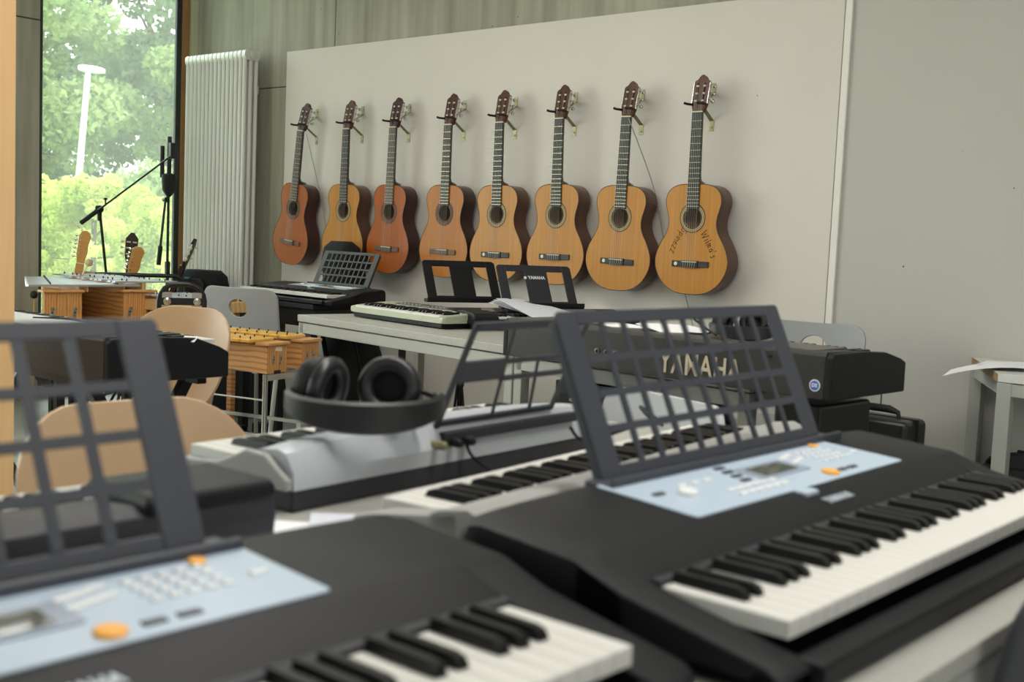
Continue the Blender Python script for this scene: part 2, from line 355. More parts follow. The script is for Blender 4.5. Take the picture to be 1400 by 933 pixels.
for k, v in GD.items():
    v['m'] = dict(top=top_wood('guitar_top_'+k, v['top']), side=mat('guitar_side_'+k, v['side'], .3, coat=.15, noise=.18, nscale=(8, 30, 2), spec=.4), bridge=mat('guitar_bridge_'+k, v['bridge'], .4, noise=.15, nscale=(120, 10, 10)),
                  rose=mat('guitar_rosette_'+k, v['rose'], .5), fb=mat('guitar_fretboard_'+k, v['fb'], .5), head=mat('guitar_head_'+k, v['head'], .4, coat=.05, noise=.2, nscale=(60, 8, 3), spec=.3))
ROSD = mat('rosette_dark_ring', (44, 40, 30), .5); NUTM = mat('bone_nut', (222, 214, 190), .4); STRM = mat('nylon_string', (196, 190, 176), .35); FRETM = mat('fret_metal', (186, 180, 160), .3, .8)
INNER = mat('bare_wood_inside', (170, 140, 112), .8); BADGE = mat('cream_badge', (222, 218, 190), .5)

def guitar(kind, label, w=1.0):
    g = GD[kind]; M = g['m']; o = empty('classical_guitar', (0, 0, 0), 0, label, 'guitar', 'classical guitars hanging on the white wall panel')
    out = outline(w); hr = .042
    # soundboard with a real hole
    n = len(out); ring = []
    for (x, z) in out:
        a = math.atan2(z-HZ, x); ring.append((hr*math.cos(a), HZ+hr*math.sin(a)))
    vs = [(x, 0, z) for x, z in out]+[(x, 0, z) for x, z in ring]+[(x, .003, z) for x, z in ring]
    fs = [(i, (i+1) % n, n+(i+1) % n, n+i) for i in range(n)]+[(n+i, n+(i+1) % n, 2*n+(i+1) % n, 2*n+i) for i in range(n)]
    MB().add(vs, fs).obj('soundboard', M['top'], o)
    # ribs and back
    c2 = [(x*.985, z*.985+.004) for x, z in out]
    sb = MB().loft([[(x, .0002, z) for x, z in out], [(x, TH-.004, z) for x, z in out], [(x*.99, TH, .004+z*.985) for x, z in out]], False)
    sb.add([(x*.99, TH, .004+z*.985) for x, z in out], [tuple(range(n))])
    sb.obj('ribs_and_back', M['side'], o, smooth=40)
    MB().add([(x*.97, TH-.006, z*.97+.007) for x, z in out], [tuple(range(n))]).obj('inner_back', INNER, o)
    bnd = MB().tube([(x, 0.0005, z) for x, z in out]+[(out[0][0], 0.0005, out[0][1])], .0016, 5); bnd.obj('binding', ROSD, o)
    # rosette rings
    def annulus(r0, r1, y, N=40):
        vs = []; fs = []
        for k in range(N):
            a = 2*PI*k/N
            for r_ in (r0, r1): vs.append((r_*math.cos(a), y, HZ+r_*math.sin(a)))
        for k in range(N): fs.append((2*k, 2*k+1, (2*k+3) % (2*N), (2*k+2) % (2*N)))
        return MB().add(vs, fs)
    rs = annulus(.0425, .066, -.0006); rs.obj('rosette', ROSD, o)
    annulus(.0495, .061, -.0011).obj('rosette', M['rose'] if not g['badge'] else mat('rosette_tan', (176, 152, 98), .5), o)
    annulus(.0545, .0565, -.0015).obj('rosette', ROSD, o)
    # bridge
    b = MB().box(-.094, -.042, -.007, 0, SZ-.022, SZ+.004, .0).box(.042, .094, -.007, 0, SZ-.022, SZ+.004, .0).box(-.042, .042, -.011, 0, SZ-.024, SZ+.006)
    br = b.obj('bridge', M['bridge'], o, bevel=.0015, seg=1)
    MB().box(-.038, .038, -.0145, -.01, SZ-.001, SZ+.0025).obj('saddle', NUTM, br)
    tie = MB()
    for k in range(6):
        x = -.029+.0116*k; tie.tube([(x, -.013, SZ), (x+.002, -.0165, SZ-.008), (x-.001, -.0125, SZ-.02), (x-.003, -.012, SZ-.026)], .0008, 5)
    tie.obj('string_ties', STRM, br)
    if g['badge']: MB().lathe([(.0085, 0), (.0085, -.0015)], (-.072, -.007, SZ-.009), 16, 'y').obj('round_badge', BADGE, br)
    # neck, heel, fretboard
    nb = .482
    nk = MB()
    prof = lambda hw, d: [(-hw, 0), (hw, 0), (hw*.92, d*.45), (hw*.5, d*.9), (0, d), (-hw*.5, d*.9), (-hw*.92, d*.45)]
    nk.loft([[(x, y-.001, z) for x, y in prof(hw, d)] for (hw, d, z) in ((.0305, .075, nb-.004), (.030, .074, nb+.008), (.0295, .034, nb+.018), (.029, .024, nb+.04), (.0265, .021, NUTZ-.02), (.026, .022, NUTZ+.01))])
    nk.obj('neck', M['side'], o, smooth=50)
    fb = MB(); fb.loft([[(-hw, -.006, z), (hw, -.006, z), (hw, .0, z), (-hw, .0, z)] for (hw, z) in ((.0315, HZ+.041), (.0305, nb), (.026, NUTZ))]); fbo = fb.obj('fretboard', M['fb'], o)
    fr = MB()
    for k in range(1, 19):
        z = NUTZ-.65*(1-2**(-k/12)); hw = .026+.0055*(NUTZ-z)/.4
        if z > HZ+.043: fr.box(-hw, hw, -.0072, -.0058, z-.0009, z+.0009)
    tag(fr.obj('frets', FRETM, fbo), None, None, kind='stuff')
    MB().box(-.026, .026, -.010, .0, NUTZ, NUTZ+.005).obj('nut', NUTM, o)
    # headstock: slanted back, crown top, two slots
    hs = [(-.026, 0), (-.034, .035), (-.037, .12), (-.037, .150), (-.030, .160), (-.022, .163), (-.014, .178), (-.006, .186), (0, .188)]
    hs = hs + [(-x, z) for x, z in hs[-2::-1]]; hs = [(x, z*.88) for x, z in hs]
    T = Matrix.Translation((0, -.003, NUTZ+.004)) @ Matrix.Rotation(R(-11), 4, 'X')
    hb = MB().prism([(x*1.05, z) for x, z in hs], 'y', 0, .021)
    # prism on y gives (p, t, q)
    hd = hb.xf(T).obj('headstock', M['head'], o, bevel=.001, seg=1)
    for sx in (-1, 1):
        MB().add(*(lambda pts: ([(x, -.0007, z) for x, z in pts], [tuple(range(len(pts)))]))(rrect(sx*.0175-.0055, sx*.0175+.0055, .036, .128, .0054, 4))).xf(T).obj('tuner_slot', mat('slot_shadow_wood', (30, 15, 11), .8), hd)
        pl = MB().box(sx*.0395-.001, sx*.0395+.001, .002, .019, .035, .132).xf(T).obj('tuner_plate', CHROME, hd)
        for k in range(3):
            z = .048+.033*k
            MB().lathe([(.0042, -.0055), (.0042, .0055)], (sx*.0175, -.0005, z), 8, 'x').xf(T).obj('string_roller', NUTM, hd)
            q = MB().tube([(sx*.034, .009, z+.006), (sx*.046, .014, z+.006), (sx*.046, .03, z+.006)], .0022, 6)
            q.lathe([(.004, .026), (.0085, .03), (.0085, .04), (.004, .044)], (sx*.046, 0, z+.006), 10, 'y')
            q.xf(T).obj('tuning_peg', CHROME, hd)
    stg = MB()
    for k in range(6):
        x0 = -.029+.0116*k; x1 = -.0215+.0086*k; r_ = (.0006 if k < 3 else .00045)
        stg.tube([(x0, -.0145, SZ), (x1, -.0105, NUTZ+.003)], r_, 4, False)
        zz = .048+.033*(k if k < 3 else 5-k); p = T @ Vector(((-1 if k < 3 else 1)*(.0175), -.004, zz)); stg.tube([(x1, -.0105, NUTZ+.003), tuple(p)], r_*.8, 4, False)
    stg.obj('strings', STRM, o)
    return o
def hanger(x, z, label):
    o = empty('guitar_wall_hanger', (x, 0, z), 0, label, 'hanger', 'wall hangers holding the guitars')
    st = MB()
    w2 = .011
    path = [(.0, -.0025, .105), (.0, -.0025, .06), (.0, -.078, .012), (.0, -.088, 0), (.0, -.078, -.012), (.0, -.0025, -.06), (.0, -.0025, -.105)]
    vs = []; fs = []
    for (px, py, pz) in path:
        vs += [(-w2, py, pz), (w2, py, pz), (w2, py+.0025, pz), (-w2, py+.0025, pz)]
    for i in range(len(path)-1):
        a = 4*i; b = a+4; fs += [(a, a+1, b+1, b), (a+1, a+2, b+2, b+1), (a+2, a+3, b+3, b+2), (a+3, a, b, b+3)]
    fs += [(0, 1, 2, 3), (27, 26, 25, 24)]
    st.add(vs, fs).obj('bent_strap', BRASS, o)
    for zz in (.088, -.088): MB().lathe([(.0045, -.003), (.0045, -.0055), (.002, -.0062)], (0, 0, zz), 10, 'y').obj('screw', STEEL, o)
    fk = MB().tube([(-.052, -.152, .004), (-.040, -.148, 0), (-.034, -.12, 0), (-.028, -.094, 0), (.028, -.094, 0), (.034, -.12, 0), (.036, -.142, .001), (.012, -.149, .003)], .0055, 8)
    fk.obj('rubber_fork', RUB, o, smooth=50)
    return o
GSPEC = [  # kind, x of bridge, lean deg (towards +x at the head), width, z of the saddle, label
    ('a', -5.632, 6.5, .93, 1.022, 'leftmost hanging classical guitar, reddish orange gloss top with brown bridge, leaning'),
    ('b', -5.159, 1.0, 1.0, 1.017, 'pale tan classical guitar with black bridge, second from left on the wall'),
    ('c', -4.778, 1.6, .95, 1.015, 'deep orange classical guitar with very dark ribs, third from left on the wall'),
    ('d', -4.347, .6, 1.0, 1.016, 'amber yellow classical guitar with brown bridge, fourth from left on the wall'),
    ('b', -3.974, -.5, 1.0, 1.016, 'tan classical guitar with black bridge, fifth from left between amber one and paler one'),
    ('b', -3.588, -.6, 1.0, 1.022, 'light tan classical guitar hanging right above the black music rest with white logo'),
    ('b', -3.213, 1.2, 1.03, 1.017, 'tan classical guitar second from the right with a glossy reflection below its bridge'),
    ('b', -2.815, -.4, 1.05, 1.024, 'rightmost hanging classical guitar, tan top with black handwriting on it')]
HWORD = ('leftmost', 'second from left', 'third from left', 'fourth from left', 'fifth from left', 'sixth from left', 'second from right', 'rightmost')
guitars = []
for i, (k, x, lean, w, sz, lab) in enumerate(GSPEC):
    g = guitar(k, lab, w); th = R(lean)
    g.rotation_euler = (0, th, 0)
    # the saddle stays at x, sz
    g.location = (x-SZ*math.sin(th), -.118, sz-SZ*math.cos(th)); guitars.append(g)
    hx = x+.66*math.sin(th)-.0*math.cos(th); hz = sz+.685*math.cos(th)
    hanger(hx, hz, 'bent brass-coloured strap hanger with black rubber fork, %s of the eight' % HWORD[i])
# handwriting on the rightmost guitar, strokes of black marker
INK = mat('black_marker_ink', (24, 20, 18), .6)
GLY = {'W': [[(0, 1), (.2, 0), (.4, .7), (.6, 0), (.8, 1)]], 'i': [[(.1, .6), (.1, 0)], [(.1, .85), (.12, .9)]], 'l': [[(.1, 1), (.1, 0), (.2, 0)]], 'm': [[(0, 0), (0, .6), (.15, .55), (.2, 0), (.25, .5), (.4, .5), (.42, 0)]],
       'a': [[(.35, .55), (.1, .5), (.05, .1), (.3, .05), (.35, .5), (.38, 0)]], "'": [[(.1, 1), (.06, .75)]], 's': [[(.35, .6), (.1, .5), (.3, .25), (.25, 0), (.0, .05)]], 'S': [[(.45, .9), (.2, 1), (.05, .75), (.4, .4), (.3, .05), (0, .1)]],
       'p': [[(.05, .6), (.0, -.4)], [(.03, .5), (.35, .6), (.4, .2), (.05, .1)]], 'n': [[(0, 0), (0, .6), (.3, .5), (.35, 0)]], 'e': [[(0, .3), (.35, .35), (.2, .6), (0, .3), (.15, 0), (.35, .1)]], 'z': [[(0, .6), (.35, .6), (0, 0), (.4, 0)]]}
def scribble(word, start, ang, size, parent, sag=0.0):
    a = R(ang); x = 0; mb = MB()
    for j, ch in enumerate(word):
        for stx in GLY[ch]:
            pts = []
            for (u, v) in stx:
                px, pz = (x+u)*size, v*size+sag*math.sin(j/len(word)*PI)
                pts.append((start[0]+px*math.cos(a)-pz*math.sin(a), -.0012, start[1]+px*math.sin(a)+pz*math.cos(a)))
            mb.tube(pts, .0011, 4)
        x += max(p[0] for s_ in GLY[ch] for p in s_)+.18
    mb.obj('handwriting', INK, parent)
scribble("Wilma's", (.045, .268), -62, .036, guitars[7], .006)
scribble("Spinezz", (-.052, .292), -118, .034, guitars[7], -.006)
# loose string ends and cords
def cord(name, pts, r, m, label, cat, group=None, parent=None):
    # smooth through the points
    P = [Vector(p) for p in pts]; out = []
    for i in range(len(P)-1):
        p0, p1, p2, p3 = P[max(i-1, 0)], P[i], P[i+1], P[min(i+2, len(P)-1)]
        for k in range(6):
            t = k/6; out.append(.5*((2*p1)+(p2-p0)*t+(2*p0-5*p1+4*p2-p3)*t*t+(3*p1-p0-3*p2+p3)*t**3))
    out.append(P[-1]); o = MB().tube(out, r, 6).obj(name, m, parent, smooth=60)
    if label: tag(o, label, cat, group)
    return o
GCORD = mat('grey_cord', (150, 148, 138), .6)
cord('hanging_cord', [(-5.49, -.13, 1.65), (-5.47, -.03, 1.3), (-5.40, -.02, 1.05), (-5.32, -.02, .86)], .0022, GCORD, 'thin grey cord hanging from the leftmost guitar head', 'cord')
cord('hanging_cord', [(-3.18, -.13, 1.66), (-3.09, -.03, 1.35), (-3.02, -.02, 1.1), (-2.92, -.02, .93), (-2.84, -.02, .72)], .0024, GCORD, 'long grey cord hanging beside the second guitar from the right', 'cord')

# ------------------------------------------------------------------ keyboards
PITCH = .0235
def keys(parent, nw, x0, yf, zt, length=.135, start=0, pitch=PITCH, wm=None, bm=None, drop=.02, blen=.085, slope=0.0):
    wm = wm or IVORY; bm = bm or EBONY
    wme = MB().box(0, pitch-.0011, 0, length, -drop, 0, .0012).mesh('white_key', wm)
    bw = .0125; bh = .0105; yb0 = length-blen
    b = MB(); b.add([(-bw/2, 0, 0), (bw/2, 0, 0), (bw/2, blen, 0), (-bw/2, blen, 0), (-bw/2+.0015, .012, bh), (bw/2-.0015, .012, bh), (bw/2-.0015, blen, bh), (-bw/2+.0015, blen, bh),
                     (-bw/2+.0008, .004, bh*.75), (bw/2-.0008, .004, bh*.75)],
                    [(3, 2, 1, 0), (0, 1, 9, 8), (8, 9, 5, 4), (4, 5, 6, 7), (1, 2, 6, 5), (1, 5, 9), (0, 4, 7, 3), (0, 8, 4), (2, 3, 7, 6)])
    bme = b.mesh('black_key', bm)
    rx = math.atan(slope)
    for i in range(nw):
        link('white_key', wme, parent, (x0+i*pitch, yf, zt), (rx, 0, 0) if slope else None)
        if (start+i) % 7 in (0, 1, 3, 4, 5) and i < nw-1:
            link('black_key', bme, parent, (x0+(i+1)*pitch-.0005, yf+yb0, zt+.0003+slope*yb0), (rx, 0, 0) if slope else None)

def rot_frame(o, x0, x1, ybot, zbot, ytop, ztop, th, m, cols, rows, side=.036, bar=.010, topb=.02, botb=.02, name='music_rest', cbar=.010):
    """slanted grid rest: bars laid out in the plane from (ybot,zbot) to (ytop,ztop)"""
    r_ = empty(name, (0, 0, 0)); r_.parent = o
    d = Vector((0, ytop-ybot, ztop-zbot)); Lr = d.length; ang = math.atan2(d.z, d.y)
    M = Matrix.Translation((0, ybot, zbot)) @ Matrix.Rotation(ang, 4, 'X')
    # in plane coordinates: x, u along the slope, w thickness
    poly = [(x0, 0), (x1, 0), (x1, Lr-.012), (x1-.012, Lr), (x0+.012, Lr), (x0, Lr-.012)]
    fr = MB()
    fr.prism([(x0, 0), (x0+side, 0), (x0+side, Lr), (x0+.010, Lr), (x0, Lr-.010)], 'z', 0, th)
    fr.prism([(x1-side, 0), (x1, 0), (x1, Lr-.010), (x1-.010, Lr), (x1-side, Lr)], 'z', 0, th)
    fr.box(x0+side, x1-side, 0, botb, 0, th); fr.box(x0+side, x1-side, Lr-topb, Lr, 0, th)
    return r_, M, Lr, fr

def grid_rest(o, x0, x1, ybot, zbot, ytop, ztop, m, cols=10, rows=4, side=.042, bar=.010, ledge=True, topw=.018, skew=0.0):
    d = Vector((0, ytop-ybot, ztop-zbot)); Lr = d.length; ang = math.atan2(d.z, d.y)
    M = Matrix.Translation((0, ybot, zbot)) @ Matrix.Rotation(ang, 4, 'X')
    th = .004
    fr = MB()
    fr.prism([(x0, 0), (x0+side, 0), (x0+side, Lr), (x0+.005, Lr), (x0, Lr-.005)], 'z', 0, th)
    fr.prism([(x1-side, 0), (x1, 0), (x1, Lr-.005), (x1-.005, Lr), (x1-side, Lr)], 'z', 0, th)
    fr.box(x0+side, x1-side, 0, .016, 0, th); fr.box(x0+side, x1-side, Lr-topw, Lr, 0, th)
    for xe in (x0, x1-.004): fr.box(xe, xe+.004, 0, Lr-.012, -.012, 0)
    R_ = fr.xf(M).obj('music_rest', m, o, bevel=.0012, seg=1)
    w = (x1-x0-2*side); hh = Lr-topw-.016
    vb = MB().box(-bar/2, bar/2, 0, hh, 0, th).mesh('grid_bar', m); hb = MB().box(0, w, -bar/2, bar/2, 0, th*.9).mesh('grid_bar', m)
    def put(me, loc):
        q = link('grid_bar', me, R_); q.matrix_local = M @ Matrix.Translation(loc)
    for k in range(1, cols): put(vb, (x0+side+w*k/cols, .016, 0))
    for k in range(1, rows): put(hb, (x0+side, .016+hh*k/rows, 0.0002))
    if ledge:
        MB().box(x0-.02, x1+.02, ybot-.030, ybot+.012, zbot-.010, zbot+.002).box(x0-.02, x1+.02, ybot-.032, ybot-.026, zbot-.006, zbot+.010).obj('ledge', m, R_, bevel=.002, seg=1)
    return R_

def portable_keyboard(label, L=.965, group=None, rest=(.265, .83), pan=(.235, .79), detail=True):
    o = empty('portable_keyboard', (0, 0, 0), 0, label, 'keyboard', group)
    k0, k1 = .052, .052+36*PITCH
    prof = [(0, .004), (0, .018), (.006, .022), (.022, .022), (.026, .014), (.166, .014), (.170, .052), (.180, .0595), (.225, .0745), (.235, .077), (.385, .0875), (.402, .084), (.411, .070), (.412, .03), (.405, .004)]
    def sl(x, s, b=1, pf=prof): return [(x, .2+(y-.2)*(s if y < .2 else s*b), max(.004, z*(1 if s == 1 else .96))) for y, z in pf]
    body = MB().loft([sl(0, .955, .86), sl(.006, .985, .885), sl(.018, 1, .90), sl(.08, 1, .95), sl(.2, 1, 1), sl(L-.12, 1, 1), sl(L-.018, 1, .96), sl(L-.006, .985, .95), sl(L, .955, .94)]).obj('body', BLK, o, smooth=30)
    cp = [(0, .004), (0, .020), (.010, .027), (.08, .040), (.168, .0565), (.226, .0755), (.226, .004)]
    for (a, b) in ((.0, k0-.003), (k1+.003, L)):
        ce = MB().loft([[(x, .2+(y-.2)*s, z*(1 if s == 1 else .96)) for y, z in cp] for x, s in ((a+(.0 if a else 0), .955 if a == 0 else 1), (a+.018, 1), (b-.018, 1), (b, 1 if a == 0 else .955))]); ce.obj('end_cheek', BLK, o, smooth=30, bevel=.0015, seg=1)
    MB().box(k0-.003, k1+.003, -.012, .020, .004, .026, .003).obj('front_lip', BLK, o, bevel=.002)
    for xx in (.08, L-.08):
        for yy in (.05, .36): MB().lathe([(.01, -.0005), (.011, .004)], (xx, yy, 0), 10).obj('rubber_foot', RUB, o)
    keys(o, 36, k0, .026, .055, .134, 0, drop=.017, blen=.080)
    # hinge strip above the keys, speakers
    MB().box(k0-.003, k1+.003, .160, .172, .05, .060, .001).obj('key_cover', BLK2, o)
    zs = lambda y: .077+(y-.235)*.07
    T = Matrix.Translation((0, .235, .0773)) @ Matrix.Rotation(math.atan(.07), 4, 'X')
    Pn = MB().prism(rrect(pan[0], pan[1], .003, .148, .006, 3), 'z', 0, .0012).xf(T).obj('control_panel', PANEL, o)
    pw = pan[1]-pan[0]
    def onp(name, mb, m, u, v, par=Pn):
        q = mb.obj(name, m, par); q.matrix_local = T @ Matrix.Translation((pan[0]+u*pw, .003+v*.145, .0012)); return q
    if detail:
        onp('display_bezel', MB().prism(rrect(-.062, .062, -.026, .026, .006, 3), 'z', 0, .0012), mat('bezel_grey', (140, 152, 168), .4), .54, .50)
        onp('display', MB().prism(rrect(-.044, .044, -.017, .017, .003, 3), 'z', .001, .002), LCD, .535, .50)
        onp('button', MB().lathe([(.0125, 0), (.0125, .003), (.010, .0042)], (0, 0, 0), 14), BTNO, .655, .14)
        onp('button', MB().lathe([(.008, 0), (.008, .0025), (.007, .003)], (0, 0, 0), 14), BTNO, .90, .80)
        bm_ = MB().box(-.0045, .0045, -.003, .003, 0, .0028, .0008).mesh('button', BTNW); bm2 = MB().box(-.008, .008, -.0035, .0035, 0, .0028, .0008).mesh('button', BTNW)
        bm3 = MB().box(-.010, .010, -.004, .004, 0, .0022, .0008).mesh('button', BTND)
        def bt(me, u, v):
            q = link('button', me, Pn); q.matrix_local = T @ Matrix.Translation((pan[0]+u*pw, .003+v*.145, .0012))
        for i in range(5):
            for j in range(4): bt(bm_, .765+i*.030, .40+j*.105)
        for i in range(3):
            for j in range(2): bt(bm2, .66+i*.028, .52+j*.14+i*.03)
        for i in range(6): bt(bm2, .255+i*.036, .17)
        for i in range(6): bt(bm2, .255+i*.036, .29)
        for i in range(4): bt(bm3, .40+i*.0, .36+.13*i) if False else bt(bm3, .375+i*.012, .42+.12*i)
        for i in range(2): bt(bm3, .72+i*.055, .14)
        for i in range(3): bt(bm2, .18+i*.05, .60)
        bt(bm2, .95, .45); bt(bm3, .07, .55)
        onp('dial', MB().lathe([(.013, 0), (.012, .006), (.010, .0072)], (0, 0, 0), 18), BTNW, .13, .42)
        cat = mat('category_print', (120, 140, 196), .5)
        for i in range(6): onp('printed_strip', MB().box(-.022, .022, -.0035, .0035, 0, .0005), cat, .10+i*.16, .93)
        # cursor tab that hangs over the front edge
        MB().box(pan[0]+.40*pw, pan[0]+.455*pw, .219, .240, .0735, .0795, .002).obj('panel_tab', PANEL, o)
        text_part('YAMAHA', .017, mat('logo_silver', (176, 186, 196), .4), o, frame((pan[0]+.50*pw, .2035, .0684), (1, 0, 0), (0, 1, .33)), bold=.0006)
        for (x0, x1) in ((.03, .19), (L-.16, L-.03)):
            MB().prism(rrect(x0, x1, .25, .375, .02, 4), 'z', 0, .0006).xf(Matrix.Translation((0, 0, .0782)) @ Matrix.Rotation(.07, 4, 'X') @ Matrix.Translation((0, 0, -.0165+0))).obj('speaker_grille', BLK, o) if False else None
    grid_rest(o, rest[0], rest[1], .395, .088, .485, .288, RESTM)
    return o

bkey = portable_keyboard('black portable keyboard with pale blue control panel and grid music rest, right foreground', group='portable keyboards with pale blue panels')
bkey.location = (-.442, -3.632, .72); bkey.rotation_euler = (0, 0, R(90))
akey = copy_tree(bkey); akey['label'] = 'black portable keyboard with pale blue panel at bottom left of the photo, nearest the camera'
akey.location = (-.500, -4.632, .72)
for ch in akey.children:      # its panel and rest sit slightly further left
    if ch.name.split('.')[0] in ('music_rest',): ch.location.x -= .09
    if ch.name.split('.')[0] in ('control_panel', 'panel_tab'): ch.location.x -= .03
hkey = portable_keyboard('black portable keyboard with small grid rest below the leftmost guitars', rest=(.28, .80), group='portable keyboards with pale blue panels')
def remat(o, a, b):
    if o.type == 'MESH' and o.data.materials and o.data.materials[0] == a: o.data.materials[0] = b
    for c_ in o.children: remat(c_, a, b)
remat(hkey, RESTM, mat('greenish_black_plastic', (40, 42, 39), .5))
hkey.location = (-5.33, -.74, .722); hkey.rotation_euler = (0, 0, R(-2)); hkey.scale = (.9, .9, .9)

# ---- silver keyboard seen from its back (C)
def backed_keyboard():
    L, D = .72, .25
    o = empty('silver_keyboard', (-1.512, -2.832, .72), -86.5, 'small silver keyboard seen from behind, headphones lying on top', 'keyboard')
    base = MB().loft([[(x, y, z) for y, z in ((0, .004), (0, .03), (D-.002, .03), (D-.002, .0), (.01, .0))] for x in (0, L)]).obj('base', BLK2, o, bevel=.004)
    rings = []
    for k in range(13):
        t = k/12; x = .002+t*(L-.004); hz = .082+.016*math.sin(PI*min(1, max(0, (t-.02)/.98)))**.6 if t > 0 else .08
        bz = D-.004+.010*math.exp(-((t-.72)/.16)**2)
        rings.append([(x, .0, .030), (x, .0, .040), (x, .115, .045), (x, .120, .058), (x, .18, hz-.004), (x, D-.035, hz), (x, D-.020, hz-.004), (x, bz, .055), (x, D-.001, .030)])
    MB().loft(rings).obj('body', SILVER, o, smooth=35)
    MB().loft([[(x, y, z) for y, z in ((.0, .030), (.0, .042), (.10, .050), (.13, .062), (D-.09, .076), (D-.05, .074), (D-.004, .045), (D-.004, .03))] for x in (L-.003, L+.010)]).obj('end_cap', GREYP, o, bevel=.003)
    keys(o, 29, .02, .004, .058, .115, 0, drop=.016, blen=.075)
    # jack field and rim on the back
    MB().box(.07, .42, D-.01, D+.004, .062, .078, .002).obj('rear_channel', BLK2, o)
    for xx, m in ((.44, BRASS), (.405, BLK), (.375, BLK)): MB().lathe([(.007, 0), (.007, .022), (.005, .028)], (xx, D-.004, .062), 12, 'y').obj('plug', m, o)
    # cut-out rest seen from behind
    x0, x1 = .415, .155   # plane: u runs along -x
    M = Matrix.Translation((0, D-.010, .090)) @ Matrix.Rotation(R(66), 4, 'X')
    fr = MB(); a, b = .12, .425; Hh = .175
    fr.prism([(b-.010, -.02), (b+.002, -.02), (b+.002, Hh-.006), (b-.004, Hh), (b-.010, Hh)], 'z', 0, .005)
    fr.box(a, b, Hh-.014, Hh, 0, .006); fr.box(a, b, -.006, .004, 0, .006); fr.box(a, a+.010, 0, Hh, 0, .005)
    fr.box(b-.115, b-.01, .070, .108, 0, .005)
    fr.box(a, b-.115, .098, .108, 0, .004); fr.box(a, b-.115, .066, .076, 0, .004)
    fr.obox((b-.10, Hh-.01, .002), (b-.135, 0, .002), .006, .004); fr.obox((b-.20, .10, .002), (b-.235, 0, .002), .006, .004)
    fr.xf(M).obj('music_rest', RESTM, o, bevel=.001, seg=1)
    return o
ckey = backed_keyboard()

# ---- grey keyboard between (D) and dark keyboard (K)
def slim_keyboard(name, label, body_m, L, D, nw, x0, h=.070, group=None, start=0):
    o = empty(name, (0, 0, 0), 0, label, 'keyboard', group)
    pf = [(0, .006), (0, .030), (.012, .034), (.014, .026), (.118, .026), (.120, .058), (.135, h-.006), (D-.03, h), (D-.008, h-.008), (D, h-.03), (D-.004, .006)]
    MB().loft([[(x, .1+(y-.1)*s, z) for y, z in pf] for x, s in ((0, .97), (.008, 1), (L-.008, 1), (L, .97))]).obj('body', body_m, o, smooth=30, bevel=.001, seg=1)
    kx1 = x0+nw*PITCH
    cp = [(0, .006), (0, .034), (.03, .042), (.12, .056), (.16, h-.004), (.16, .006)]
    for a, b in ((0, x0-.003), (kx1+.003, L)):
        MB().prism(cp, 'x', a, b).obj('end_cheek', body_m, o, bevel=.003)
    keys(o, nw, x0, .004, .050, .112, start, drop=.018, blen=.078)
    for xx in (.06, L-.06):
        for yy in (.03, D-.03): MB().lathe([(.009, 0), (.009, .008)], (xx, yy, 0), 10).obj('rubber_foot', RUB, o)
    return o
dkey = slim_keyboard('grey_keyboard', 'warm grey keyboard lying back to back with the right foreground keyboard', GREYP, .97, .205, 36, .075)
dkey.location = (-1.158, -2.612, .722); dkey.rotation_euler = (0, 0, R(-83.8))
kkey = slim_keyboard('black_keyboard', 'black keyboard behind the bottom left keyboard, seen through its music rest', BLK2, .97, .24, 36, .09)
kkey.location = (-1.335, -3.655, .722); kkey.rotation_euler = (0, 0, R(-90))
MB().box(.0, .17, .10, .235, .060, .082, .006).obj('speaker_pod', BLK, kkey, bevel=.004)

